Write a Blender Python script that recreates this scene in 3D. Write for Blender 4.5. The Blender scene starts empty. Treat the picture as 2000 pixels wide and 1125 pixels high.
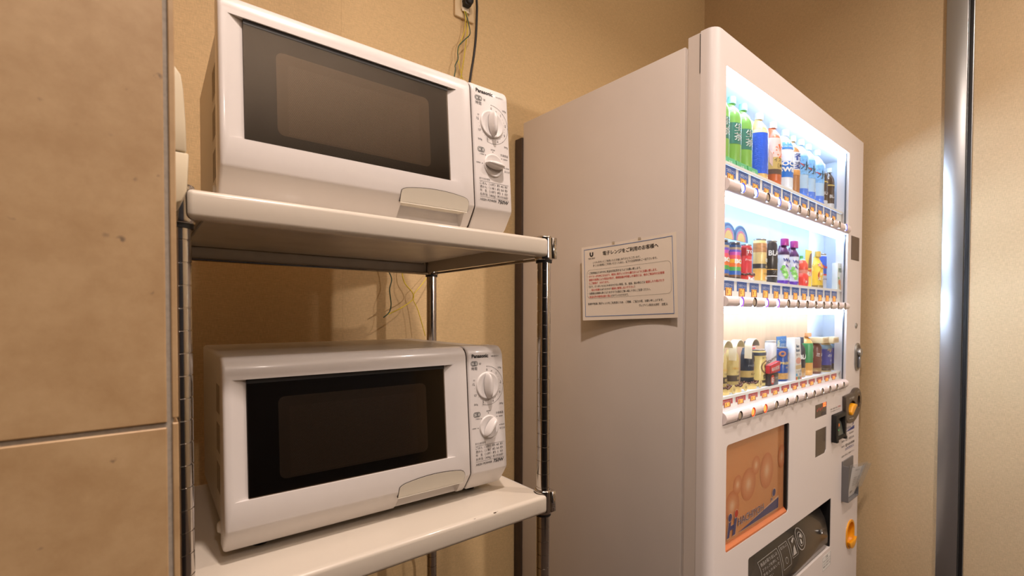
import bpy, bmesh, math, random
from mathutils import Vector, Matrix
random.seed(7)
C = bpy.context.scene.collection
SC = bpy.context.scene
PI = math.pi
EYE = 1.165                                   # camera height above the floor

# ------------------------------------------------------------------ camera
cd = bpy.data.cameras.new('camera'); cam = bpy.data.objects.new('camera', cd); C.objects.link(cam)
SC.camera = cam
cd.sensor_fit = 'HORIZONTAL'; cd.sensor_width = 36.0
cd.lens = 919.776 * 36.0 / 2000.0
cd.shift_y = (632.468 - 562.5) / 2000.0
cd.clip_start = 0.02; cd.clip_end = 50
yaw, pitch, roll = 0.675199, -0.0200847, -0.00259208
fw = Vector((math.sin(yaw) * math.cos(pitch), math.cos(yaw) * math.cos(pitch), math.sin(pitch)))
rt = Vector((math.cos(yaw), -math.sin(yaw), 0)); dn = -rt.cross(fw)
r2 = math.cos(roll) * rt + math.sin(roll) * dn; d2 = -math.sin(roll) * rt + math.cos(roll) * dn
cam.matrix_world = Matrix(((r2.x, -d2.x, -fw.x, 0), (r2.y, -d2.y, -fw.y, 0), (r2.z, -d2.z, -fw.z, EYE), (0, 0, 0, 1)))
cd.dof.use_dof = True; cd.dof.focus_distance = 0.95; cd.dof.aperture_fstop = 7.0

# ------------------------------------------------------------------ world, lights, exposure
w = bpy.data.worlds.new('room_air'); SC.world = w; w.use_nodes = True
w.node_tree.nodes['Background'].inputs[0].default_value = (1.0, 0.82, 0.64, 1)
w.node_tree.nodes['Background'].inputs[1].default_value = 0.012
WARM = (1.0, 0.83, 0.74)
def downlight(name, loc, watts, size=0.10, spread=150, col=WARM):
    l = bpy.data.lights.new(name, 'AREA'); l.shape = 'DISK'; l.size = size; l.energy = watts; l.color = col
    l.spread = math.radians(spread)
    o = bpy.data.objects.new(name, l); C.objects.link(o); o.location = loc
    return o
downlight('ceiling_lamp', (0.22, 0.02, 2.785), 23)
downlight('ceiling_lamp', (1.50, -0.36, 2.785), 16)
downlight('ceiling_lamp', (0.0, -1.75, 2.785), 16)
far = downlight('corridor_lamp', (1.75, -2.85, 1.55), 17, 0.12, 120)
far.rotation_euler = (math.radians(90), 0, math.radians(18))
cl = bpy.data.lights.new('fill_uplight', 'AREA'); cl.shape = 'RECTANGLE'; cl.size = 2.1; cl.size_y = 0.08; cl.energy = 26; cl.color = WARM
uplight = bpy.data.objects.new('fill_uplight', cl); C.objects.link(uplight); uplight.location = (0.05, -1.06, 1.965); uplight.rotation_euler = (PI, 0, 0)  # unseen fill, added to brighten the ceiling and the oven glass reflections
SC.view_settings.view_transform = 'Standard'; SC.view_settings.look = 'None'
SC.view_settings.gamma = 1.0; SC.view_settings.use_curve_mapping = False
SC.view_settings.exposure = 0.0

# ------------------------------------------------------------------ materials
def lin(c):
    return tuple((x / 255 / 12.92) if x / 255 <= 0.04045 else ((x / 255 + 0.055) / 1.055) ** 2.4 for x in c)
MATS = {}
def mat(name, col, rough=0.45, metal=0.0, emit=None, es=0.0, coat=0.0, spec=None, bump=None, vary=None, alpha=None):
    """col: sRGB 0..255.  bump=(scale xyz, strength, distance)  vary=(scale, amount)"""
    if name in MATS: return MATS[name]
    m = bpy.data.materials.new(name); m.use_nodes = True; nt = m.node_tree; b = nt.nodes['Principled BSDF']
    c = (*lin(col), 1)
    b.inputs['Base Color'].default_value = c; b.inputs['Roughness'].default_value = rough; b.inputs['Metallic'].default_value = metal
    if coat: b.inputs['Coat Weight'].default_value = coat; b.inputs['Coat Roughness'].default_value = 0.08
    if spec is not None: b.inputs['Specular IOR Level'].default_value = spec
    if emit: b.inputs['Emission Color'].default_value = (*lin(emit), 1); b.inputs['Emission Strength'].default_value = es
    if alpha is not None: b.inputs['Alpha'].default_value = alpha
    tc = None
    if bump or vary:
        tc = nt.nodes.new('ShaderNodeTexCoord')
    def noise(scale):
        mp = nt.nodes.new('ShaderNodeMapping'); n = nt.nodes.new('ShaderNodeTexNoise')
        mp.inputs['Scale'].default_value = scale if hasattr(scale, '__len__') else (scale,) * 3
        n.inputs['Scale'].default_value = 1.0; n.inputs['Detail'].default_value = 3
        nt.links.new(tc.outputs['Object'], mp.inputs['Vector']); nt.links.new(mp.outputs['Vector'], n.inputs['Vector'])
        return n
    if vary:
        mx = nt.nodes.new('ShaderNodeMix'); mx.data_type = 'RGBA'
        n = noise(vary[0]); a = vary[1]
        rp = nt.nodes.new('ShaderNodeMapRange'); rp.inputs['From Min'].default_value = 0.3; rp.inputs['From Max'].default_value = 0.7
        nt.links.new(n.outputs['Fac'], rp.inputs['Value']); nt.links.new(rp.outputs['Result'], mx.inputs['Factor'])
        mx.inputs['A'].default_value = tuple(x * (1 - a) for x in c[:3]) + (1,)
        mx.inputs['B'].default_value = tuple(min(1, x * (1 + a)) for x in c[:3]) + (1,)
        nt.links.new(mx.outputs['Result'], b.inputs['Base Color'])
    if bump:
        n = noise(bump[0]); bp = nt.nodes.new('ShaderNodeBump')
        bp.inputs['Strength'].default_value = bump[1]; bp.inputs['Distance'].default_value = bump[2]
        nt.links.new(n.outputs['Fac'], bp.inputs['Height']); nt.links.new(bp.outputs['Normal'], b.inputs['Normal'])
    MATS[name] = m
    return m
def wallpaper(name, col):
    """woven paper: crossing threads, brighter slubs"""
    m = bpy.data.materials.new(name); m.use_nodes = True; nt = m.node_tree; b = nt.nodes['Principled BSDF']
    tc = nt.nodes.new('ShaderNodeTexCoord'); outs = []
    for sc in ((900, 900, 70), (90, 90, 900)):
        mp = nt.nodes.new('ShaderNodeMapping'); mp.inputs['Scale'].default_value = sc
        n = nt.nodes.new('ShaderNodeTexNoise'); n.inputs['Scale'].default_value = 1.0; n.inputs['Detail'].default_value = 2
        nt.links.new(tc.outputs['Object'], mp.inputs['Vector']); nt.links.new(mp.outputs['Vector'], n.inputs['Vector']); outs.append(n.outputs['Fac'])
    ad = nt.nodes.new('ShaderNodeMath'); ad.operation = 'ADD'; nt.links.new(outs[0], ad.inputs[0]); nt.links.new(outs[1], ad.inputs[1])
    rp = nt.nodes.new('ShaderNodeMapRange'); rp.inputs['From Min'].default_value = 0.75; rp.inputs['From Max'].default_value = 1.3
    nt.links.new(ad.outputs[0], rp.inputs['Value'])
    mx = nt.nodes.new('ShaderNodeMix'); mx.data_type = 'RGBA'; c = lin(col)
    mx.inputs['A'].default_value = tuple(x * 0.88 for x in c) + (1,); mx.inputs['B'].default_value = tuple(x * 1.14 for x in c) + (1,)
    nt.links.new(rp.outputs['Result'], mx.inputs['Factor']); nt.links.new(mx.outputs['Result'], b.inputs['Base Color'])
    bp = nt.nodes.new('ShaderNodeBump'); bp.inputs['Strength'].default_value = 0.35; bp.inputs['Distance'].default_value = 0.0006
    nt.links.new(ad.outputs[0], bp.inputs['Height']); nt.links.new(bp.outputs['Normal'], b.inputs['Normal'])
    b.inputs['Roughness'].default_value = 0.62
    return m
def clear(name, tint=(255, 255, 255), rough=0.02, ior=1.45, haze=0.0, edge=1.0):
    """thin clear or tinted sheet: lets light through and mirrors a little"""
    if name in MATS: return MATS[name]
    m = bpy.data.materials.new(name); m.use_nodes = True; nt = m.node_tree
    nt.nodes.remove(nt.nodes['Principled BSDF']); out = nt.nodes['Material Output']
    t = nt.nodes.new('ShaderNodeBsdfTransparent'); t.inputs[0].default_value = (*lin(tint), 1)
    g = nt.nodes.new('ShaderNodeBsdfGlossy'); g.inputs['Roughness'].default_value = rough
    if name == 'oven_pane_tinted': g.inputs[0].default_value = (0.95, 0.87, 0.77, 1)     # warm brown tint put into its reflections
    lw = nt.nodes.new('ShaderNodeLayerWeight'); lw.inputs['Blend'].default_value = 0.5
    pw_ = nt.nodes.new('ShaderNodeMath'); pw_.operation = 'POWER'; pw_.inputs[1].default_value = 5.0; nt.links.new(lw.outputs['Facing'], pw_.inputs[0])
    f0 = ((ior - 1) / (ior + 1)) ** 2
    f = nt.nodes.new('ShaderNodeMath'); f.operation = 'MULTIPLY_ADD'; f.inputs[1].default_value = (1 - f0) * edge; f.inputs[2].default_value = f0; nt.links.new(pw_.outputs[0], f.inputs[0])
    mx = nt.nodes.new('ShaderNodeMixShader')
    nt.links.new(f.outputs[0], mx.inputs[0]); nt.links.new(t.outputs[0], mx.inputs[1]); nt.links.new(g.outputs[0], mx.inputs[2])
    last = mx.outputs[0]
    if haze:
        d = nt.nodes.new('ShaderNodeBsdfDiffuse'); d.inputs[0].default_value = (0.8, 0.8, 0.8, 1)
        m2 = nt.nodes.new('ShaderNodeMixShader'); m2.inputs[0].default_value = haze
        nt.links.new(last, m2.inputs[1]); nt.links.new(d.outputs[0], m2.inputs[2]); last = m2.outputs[0]
    nt.links.new(last, out.inputs['Surface'])
    MATS[name] = m
    return m
def stone(name, c1, c2, c3):
    m = bpy.data.materials.new(name); m.use_nodes = True; nt = m.node_tree; b = nt.nodes['Principled BSDF']
    tc = nt.nodes.new('ShaderNodeTexCoord')
    n1 = nt.nodes.new('ShaderNodeTexNoise'); n1.inputs['Scale'].default_value = 26; n1.inputs['Detail'].default_value = 8; n1.inputs['Roughness'].default_value = 0.65
    n2 = nt.nodes.new('ShaderNodeTexNoise'); n2.inputs['Scale'].default_value = 120; n2.inputs['Detail'].default_value = 4
    v = nt.nodes.new('ShaderNodeTexVoronoi'); v.inputs['Scale'].default_value = 42
    for n in (n1, n2, v): nt.links.new(tc.outputs['Object'], n.inputs['Vector'])
    r = nt.nodes.new('ShaderNodeValToRGB'); e = r.color_ramp.elements
    e[0].position = 0.34; e[0].color = (*lin(c1), 1); e[1].position = 0.68; e[1].color = (*lin(c2), 1)
    nt.links.new(n1.outputs['Fac'], r.inputs[0])
    sp = nt.nodes.new('ShaderNodeValToRGB'); sp.color_ramp.elements[0].color = (1, 1, 1, 1); sp.color_ramp.elements[0].position = 0.07
    sp.color_ramp.elements[1].color = (0, 0, 0, 1); sp.color_ramp.elements[1].position = 0.15
    nt.links.new(v.outputs['Distance'], sp.inputs[0])
    mu = nt.nodes.new('ShaderNodeMath'); mu.operation = 'MULTIPLY'; nt.links.new(sp.outputs[0], mu.inputs[0])
    th = nt.nodes.new('ShaderNodeMapRange'); th.inputs['From Min'].default_value = 0.55; th.inputs['From Max'].default_value = 0.62
    nt.links.new(n2.outputs['Fac'], th.inputs['Value']); nt.links.new(th.outputs[0], mu.inputs[1])
    mx = nt.nodes.new('ShaderNodeMix'); mx.data_type = 'RGBA'
    nt.links.new(mu.outputs[0], mx.inputs['Factor']); nt.links.new(r.outputs[0], mx.inputs['A']); mx.inputs['B'].default_value = (*lin(c3), 1)
    nt.links.new(mx.outputs['Result'], b.inputs['Base Color'])
    bp = nt.nodes.new('ShaderNodeBump'); bp.inputs['Strength'].default_value = 0.12; bp.inputs['Distance'].default_value = 0.001
    nt.links.new(n2.outputs['Fac'], bp.inputs['Height']); nt.links.new(bp.outputs['Normal'], b.inputs['Normal'])
    b.inputs['Roughness'].default_value = 0.5
    return m
M_wall = wallpaper('wallpaper_woven_tan', (205, 176, 128))
M_wallr = wallpaper('wallpaper_woven_tan_right', (203, 178, 138))
M_tile = stone('tile_sandstone', (184, 150, 108), (202, 170, 128), (136, 114, 90))
M_grout = mat('grout_grey', (176, 166, 152), 0.9, bump=(420, 0.3, 0.0006), vary=(300, 0.10))
M_ceil = mat('ceiling_white', (226, 220, 208), 0.8, bump=(60, 0.1, 0.001))
M_floor = mat('floor_dark_carpet', (74, 60, 48), 0.95, bump=(300, 0.5, 0.003), vary=(90, 0.2))
M_dwall = mat('corridor_wall_brown', (74, 60, 46), 0.7, vary=(3, 0.1))
M_dblock = mat('light_block_dark', (24, 20, 18), 0.6, vary=(3, 0.1))
M_alu = mat('brushed_aluminium', (176, 178, 178), 0.32, 0.9)
M_white = mat('white_plastic_gloss', (221, 216, 213), 0.3, coat=0.25, vary=(40, 0.01))
M_wpanel = mat('white_plastic_panel', (224, 219, 216), 0.36, coat=0.15, vary=(40, 0.01))
M_body = mat('white_painted_steel', (206, 199, 188), 0.4, bump=(900, 0.03, 0.0003))
M_hand = mat('grey_beige_plastic', (212, 205, 190), 0.42, vary=(60, 0.01))
M_gap = mat('dark_gap', (52, 40, 32), 0.8, vary=(60, 0.05))
M_slot = mat('vent_slot_brown', (128, 112, 92), 0.7, vary=(60, 0.04))
M_black = mat('black_rubber', (18, 17, 16), 0.55, vary=(60, 0.1))
M_blackg = mat('black_glass', (6, 5, 5), 0.12, spec=0.6, vary=(60, 0.1))
M_ink = mat('ink_dark_grey', (52, 48, 48), 0.6, vary=(60, 0.02))
M_inkb = mat('ink_black', (26, 25, 26), 0.6, vary=(60, 0.02))
M_inkr = mat('ink_red', (206, 48, 30), 0.6, vary=(60, 0.02))
M_inkblue = mat('ink_blue', (84, 120, 178), 0.6, vary=(60, 0.02))
M_navy = mat('ink_navy', (44, 62, 132), 0.5, vary=(60, 0.02))
M_pwhite = mat('print_white', (236, 236, 232), 0.5, vary=(60, 0.01))
M_cream = mat('cream_powder_coat', (207, 198, 184), 0.3, coat=0.3, bump=(260, 0.05, 0.0004))
M_creamp = mat('cream_plastic', (220, 208, 180), 0.36, coat=0.15, vary=(30, 0.015))
M_chrome = mat('chrome_steel', (188, 182, 176), 0.14, 1.0, bump=((160, 160, 6), 0.05, 0.0004))
M_zinc = mat('grey_galvanised', (206, 203, 200), 0.4, 0.25, vary=(14, 0.08))
M_vend = mat('vending_paint_white', (224, 217, 213), 0.42, coat=0.1, bump=(500, 0.04, 0.0003))
M_vside = mat('vending_side_paint', (212, 203, 195), 0.45, bump=(500, 0.04, 0.0003), vary=((5, 3, 2.5), 0.045))
M_vback = mat('vending_back_plate', (70, 54, 40), 0.7, vary=(30, 0.1))
M_int = mat('display_white', (226, 234, 244), 0.5, vary=(20, 0.01))
M_wood = mat('display_peach_grain', (232, 192, 152), 0.5, vary=((40, 40, 5), 0.06))
M_strip = mat('selection_strip_plastic', (226, 214, 212), 0.32, coat=0.2, vary=(40, 0.01))
M_led = mat('led_lamp', (255, 255, 255), 0.4, emit=(208, 228, 255), es=15)
M_ledf = mat('led_lamp_front', (255, 255, 255), 0.4, emit=(206, 226, 255), es=150)
M_pane = clear('display_pane', (252, 254, 255), 0.01, 1.18, edge=0.3)
M_mwpane = clear('oven_pane_tinted', (205, 198, 190), 0.10, 1.72)
M_film = clear('clear_film', (236, 238, 240), 0.1, 1.4, 0.12)

# ------------------------------------------------------------------ mesh builder
TXT = {}
def glyphs(body, bold=0.0, shear=0.0, spacing=1.0):
    k = (body, bold, shear, spacing)
    if k not in TXT:
        c = bpy.data.curves.new('t', 'FONT'); c.body = body; c.size = 1; c.resolution_u = 2; c.offset = bold; c.shear = shear
        c.space_character = spacing
        o = bpy.data.objects.new('t', c); C.objects.link(o)
        dg = bpy.context.evaluated_depsgraph_get(); me = bpy.data.meshes.new_from_object(o.evaluated_get(dg))
        vs = [(v.co.x, v.co.y) for v in me.vertices]; fs = [tuple(p.vertices) for p in me.polygons]
        bpy.data.objects.remove(o); bpy.data.curves.remove(c); bpy.data.meshes.remove(me)
        if not vs: vs = [(0, 0)]
        x0 = min(v[0] for v in vs); x1 = max(v[0] for v in vs)
        TXT[k] = (vs, fs, x0, x1)
    return TXT[k]
class MB:
    def __init__(self): self.v = []; self.f = []; self.m = []; self.mats = []
    def mi(self, m):
        if m not in self.mats: self.mats.append(m)
        return self.mats.index(m)
    def add(self, vs, fs, m):
        o = len(self.v); i = self.mi(m); self.v += [tuple(p) for p in vs]
        for f in fs: self.f.append(tuple(o + k for k in f)); self.m.append(i)
    def box(self, a, b, m):
        x0, y0, z0 = a; x1, y1, z1 = b
        self.add([(x0, y0, z0), (x1, y0, z0), (x1, y1, z0), (x0, y1, z0), (x0, y0, z1), (x1, y0, z1), (x1, y1, z1), (x0, y1, z1)],
                 [(0, 3, 2, 1), (4, 5, 6, 7), (0, 1, 5, 4), (1, 2, 6, 5), (2, 3, 7, 6), (3, 0, 4, 7)], m)
    def prism(self, poly, f0, f1, m):
        """poly of (p,q); f0,f1 map (p,q)->xyz for both ends"""
        n = len(poly); vs = [f0(*p) for p in poly] + [f1(*p) for p in poly]
        fs = [tuple(range(n))[::-1], tuple(range(n, 2 * n))] + [(i, (i + 1) % n, n + (i + 1) % n, n + i) for i in range(n)]
        self.add(vs, fs, m)
    def px(self, poly, x0, x1, m): self.prism(poly, lambda y, z: (x0, y, z), lambda y, z: (x1, y, z), m)
    def py(self, poly, y0, y1, m): self.prism(poly, lambda x, z: (x, y0, z), lambda x, z: (x, y1, z), m)
    def pz(self, poly, z0, z1, m): self.prism(poly, lambda x, y: (x, y, z0), lambda x, y: (x, y, z1), m)
    def flat(self, poly, fn, m): self.add([fn(*p) for p in poly], [tuple(range(len(poly)))], m)
    def lathe(self, prof, c, m, n=24, sx=1, sy=1, ax='z', caps=True, ms=None):
        vs = []; fs = []; k = len(prof)
        for r, z in prof:
            for i in range(n):
                a = 2 * PI * i / n; p = (r * math.cos(a) * sx, r * math.sin(a) * sy, z)
                if ax == 'y': p = (p[0], p[2], p[1])
                elif ax == 'x': p = (p[2], p[0], p[1])
                vs.append((c[0] + p[0], c[1] + p[1], c[2] + p[2]))
        o = len(self.v); self.v += vs
        for j in range(k - 1):
            mi = self.mi(ms[j] if ms else m)
            for i in range(n):
                self.f.append((o + j * n + i, o + j * n + (i + 1) % n, o + (j + 1) * n + (i + 1) % n, o + (j + 1) * n + i)); self.m.append(mi)
        if caps:
            self.f.append(tuple(o + i for i in range(n))[::-1]); self.m.append(self.mi(ms[0] if ms else m))
            self.f.append(tuple(o + (k - 1) * n + i for i in range(n))); self.m.append(self.mi(ms[-1] if ms else m))
    def tube(self, pts, r, m, n=8, sub=6):
        P = smooth_path(pts, sub); vs = []; fs = []; up = Vector((0.3, 0.2, 0.93))
        for i, p in enumerate(P):
            t = (P[min(i + 1, len(P) - 1)] - P[max(i - 1, 0)]).normalized()
            a = t.cross(up if abs(t.dot(up)) < 0.95 else Vector((1, 0, 0))).normalized(); b = t.cross(a)
            rr = r(i / (len(P) - 1)) if callable(r) else r
            vs += [tuple(p + a * rr * math.cos(2 * PI * k / n) + b * rr * math.sin(2 * PI * k / n)) for k in range(n)]
        for i in range(len(P) - 1):
            for k in range(n): fs.append((i * n + k, i * n + (k + 1) % n, (i + 1) * n + (k + 1) % n, (i + 1) * n + k))
        fs.append(tuple(range(n))[::-1]); fs.append(tuple((len(P) - 1) * n + k for k in range(n)))
        self.add(vs, fs, m)
    def text(self, body, at, fn, m, size=None, width=None, align='l', bold=0.0, shear=0.0, sy=1.0, vertical=False, spacing=1.0):
        if vertical:
            for i, ch in enumerate(body): self.text(ch, (at[0], at[1] - i * size * 1.05), fn, m, size, align=align, bold=bold, sy=sy)
            return
        if bold and any(ord(ch) > 0x2000 for ch in body):      # heavy look for dense characters: struck twice, slightly apart
            h_ = (size or 0.01) * bold * 0.9
            self.text(body, (at[0] - h_, at[1]), fn, m, size, width, align, 0.0, shear, sy, False, spacing); at = (at[0] + h_, at[1]); bold = 0.0
        vs, fs, x0, x1 = glyphs(body, bold, shear, spacing)
        s = size if size else width / max(1e-6, x1 - x0)
        sx = s if not width else width / max(1e-6, x1 - x0)
        off = {'l': -x0 * sx, 'c': -(x0 + x1) / 2 * sx, 'r': -x1 * sx}[align]
        self.add([fn(at[0] + off + x * sx, at[1] + y * s * sy) for x, y in vs], fs, m)
    def build(self, name, parent=None, bevel=0.0, seg=2, sharp=35, kind=None, angle=30):
        me = bpy.data.meshes.new(name); me.from_pydata(self.v, [], self.f)
        for m in self.mats: me.materials.append(m)
        for p, i in zip(me.polygons, self.m): p.material_index = i
        return finish(me, name, parent, bevel, seg, sharp, kind, angle)
def finish(me, name, parent=None, bevel=0.0, seg=2, sharp=35, kind=None, angle=30):
    bm = bmesh.new(); bm.from_mesh(me)
    if bevel:
        bmesh.ops.remove_doubles(bm, verts=bm.verts, dist=1e-6)
        es = [e for e in bm.edges if len(e.link_faces) == 2 and e.calc_face_angle(0) > math.radians(angle)]
        bmesh.ops.bevel(bm, geom=es, offset=bevel, segments=seg, profile=0.5, affect='EDGES', clamp_overlap=True)
    bmesh.ops.recalc_face_normals(bm, faces=bm.faces)
    bm.to_mesh(me); bm.free()
    for p in me.polygons: p.use_smooth = True
    me.set_sharp_from_angle(angle=math.radians(sharp))
    o = bpy.data.objects.new(name, me); C.objects.link(o)
    if parent: o.parent = parent
    if kind: o['kind'] = kind
    return o
def cut(o, cutters):
    """carve the cutter objects out of o for good"""
    for c in cutters:
        c.parent = o.parent
        md = o.modifiers.new('b', 'BOOLEAN'); md.operation = 'DIFFERENCE'; md.solver = 'EXACT'; md.object = c
    bpy.context.view_layer.update()
    dg = bpy.context.evaluated_depsgraph_get(); me = bpy.data.meshes.new_from_object(o.evaluated_get(dg))
    o.modifiers.clear(); old = o.data; o.data = me; bpy.data.meshes.remove(old)
    for p in me.polygons: p.use_smooth = True
    me.set_sharp_from_angle(angle=math.radians(35))
    for c in cutters:
        d = c.data; bpy.data.objects.remove(c); bpy.data.meshes.remove(d)
    return o
def smooth_path(pts, sub):
    P = [Vector(p) for p in pts]; out = []
    for i in range(len(P) - 1):
        p0 = P[max(i - 1, 0)]; p1 = P[i]; p2 = P[i + 1]; p3 = P[min(i + 2, len(P) - 1)]
        for k in range(sub):
            t = k / sub
            out.append(0.5 * ((2 * p1) + (p2 - p0) * t + (2 * p0 - 5 * p1 + 4 * p2 - p3) * t * t + (3 * p1 - p0 - 3 * p2 + p3) * t ** 3))
    out.append(P[-1]); return out
def thing(name, label, cat, loc=(0, 0, 0), rz=0.0, group=None):
    o = bpy.data.objects.new(name, None); C.objects.link(o); o.empty_display_size = 0.02
    o.location = loc; o.rotation_euler = (0, 0, rz); o['label'] = label; o['category'] = cat
    if group: o['group'] = group
    return o
def tag(o, label, cat, group=None):
    o['label'] = label; o['category'] = cat
    if group: o['group'] = group
    return o
def struct(o): o['kind'] = 'structure'; return o
def rrect(x0, x1, z0, z1, r, n=4):
    out = []
    for cx, cz, a0 in ((x1 - r, z1 - r, 0), (x0 + r, z1 - r, 90), (x0 + r, z0 + r, 180), (x1 - r, z0 + r, 270)):
        for i in range(n + 1):
            a = math.radians(a0 + 90 * i / n); out.append((cx + r * math.cos(a), cz + r * math.sin(a)))
    return out
def circ(cx, cz, r, n=24, rz=None):
    return [(cx + r * math.cos(2 * PI * i / n), cz + (rz or r) * math.sin(2 * PI * i / n)) for i in range(n)]
def ring(mb, cx, cz, r0, r1, fn, m, a0=0, a1=360, n=32):
    vs = []; fs = []
    for i in range(n + 1):
        a = math.radians(a0 + (a1 - a0) * i / n)
        vs += [fn(cx + r0 * math.cos(a), cz + r0 * math.sin(a)), fn(cx + r1 * math.cos(a), cz + r1 * math.sin(a))]
    for i in range(n): fs.append((2 * i, 2 * i + 1, 2 * i + 3, 2 * i + 2))
    mb.add(vs, fs, m)
def rect(x0, x1, z0, z1): return [(x0, z0), (x1, z0), (x1, z1), (x0, z1)]

# ------------------------------------------------------------------ the setting
YB, XR, CEIL = 1.27, 2.2534, 2.80
b = MB(); b.box((-1.2, -3.4, -0.1), (XR + 0.15, YB + 0.12, 0.0), M_floor); struct(b.build('floor'))
b = MB(); b.box((-1.2, -3.4, CEIL), (XR + 0.15, YB + 0.12, CEIL + 0.1), M_ceil); struct(b.build('ceiling'))
b = MB(); b.box((0.4350, YB, 0), (XR + 0.15, YB + 0.12, CEIL), M_wall); wb = struct(b.build('wall_back'))
b = MB(); b.box((-0.9, YB, 0), (0.4348, YB + 0.12, CEIL), M_wall); b.build('wallpaper_sheet', wb)      # the seam between two sheets
b = MB(); b.box((XR, 0.3567, 0), (XR + 0.12, YB, CEIL), M_wallr); struct(b.build('wall_right'))
b = MB(); b.box((XR - 0.012, 0.30, 0), (XR + 0.12, 0.3565, CEIL), M_alu); b.box((XR - 0.004, 0.285, 0), (XR + 0.12, 0.2995, CEIL), M_black)
struct(b.build('trim_1', bevel=0.002))
b = MB(); b.box((XR, -3.4, 0), (XR + 0.12, 0.2848, CEIL), M_wallr); struct(b.build('wall_corridor'))
b = MB(); b.box((-1.2, -3.5, 0), (XR + 0.15, -3.4, CEIL), M_dwall); struct(b.build('wall_front'))
b = MB(); b.box((-1.2, -1.12, 0), (1.150, -1.0, 1.95), M_dblock); struct(b.build('wall_light_block'))  # unseen dark blocker, added to shape the corridor light and darken reflections
b = MB(); b.box((-0.9, 0.56, 0), (-0.02, YB, CEIL), M_wall); struct(b.build('wall_inner'))
# tiled wall end on the left, each tile a piece of its own
b = MB(); b.box((-1.2, 0.4522, 0), (0.0228, 0.556, CEIL), M_grout); wl = struct(b.build('wall_left'))
JT = EYE - 0.0864
rows = [(JT - 1.2, JT - 0.6 - 0.002), (JT - 0.598, JT - 0.002), (JT + 0.002, JT + 0.598), (JT + 0.602, JT + 1.198), (JT + 1.202, CEIL)]
cols = [(0.0185 - 0.30, 0.0185), (0.0185 - 0.604, 0.0185 - 0.304), (0.0185 - 0.908, 0.0185 - 0.608), (0.0185 - 1.2, 0.0185 - 0.912)]
for z0, z1 in rows:
    z0 = max(z0, 0.001)
    for x0, x1 in cols:
        b = MB(); b.box((x0, 0.4500, z0), (x1, 0.4585, z1), M_tile); b.build('tile', wl, bevel=0.0007, seg=1)
    b = MB(); b.box((0.0218, 0.4500, z0 + 0.003), (0.0259, 0.556, z1 + 0.003), M_tile); b.build('tile', wl, bevel=0.0006, seg=1)

# cream two-part unit fixed to the side wall behind the tiled wall end
cu = thing('wall_unit', 'cream plastic wall unit with rounded top, half hidden behind the tiled wall end', 'wall unit', (-0.02, 0.563, 1.268))
prof = [(0.0, 0.004), (0.044, 0.0), (0.057, 0.007), (0.0615, 0.018), (0.0632, 0.0545), (0.0, 0.0545)]
b = MB(); b.py(prof, 0.0, 0.058, M_creamp); b.build('lower_cover', cu, bevel=0.0018, seg=2)
prof = [(0.0, 0.0553), (0.0613, 0.0553), (0.0608, 0.085), (0.0592, 0.116), (0.0572, 0.130), (0.052, 0.1375), (0.0, 0.1395)]
b = MB(); b.py(prof, 0.0, 0.057, M_creamp); b.build('upper_cover', cu, bevel=0.0018, seg=2)

# ------------------------------------------------------------------ wire rack with two cream shelves
RX = (0.039, 0.599); RY = (0.653, 1.081)
rack = thing('storage_rack', 'chrome post rack with two cream shelves holding the microwave ovens', 'rack', (0.319, 0.867, 0))
def rl(x, y, z): return (x - 0.319, y - 0.867, z)
ZU, ZL = EYE + 0.1395, EYE - 0.335
for px_, ph in ((RX[0], 0.0), (RX[1], 0.0)):
    for py_ in RY:
        prof = [(0.0127, 0.03)]; z = 1.2475 - 47 * 0.0254
        while z < ZU:
            if z > 0.04: prof += [(0.0127, z - 0.0009), (0.0118, z - 0.0006), (0.0118, z + 0.0006), (0.0127, z + 0.0009)]
            z += 0.0254
        prof += [(0.0127, ZU + 0.001), (0.0118, ZU + 0.0025)]
        b = MB(); b.lathe(prof, rl(px_, py_, 0), M_chrome, n=28); po = b.build('post', rack, sharp=60)
        b = MB(); b.lathe([(0.014, 0.0), (0.016, 0.004), (0.016, 0.02), (0.010, 0.031)], rl(px_, py_, 0), M_black, n=16); b.build('foot', po)
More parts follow.
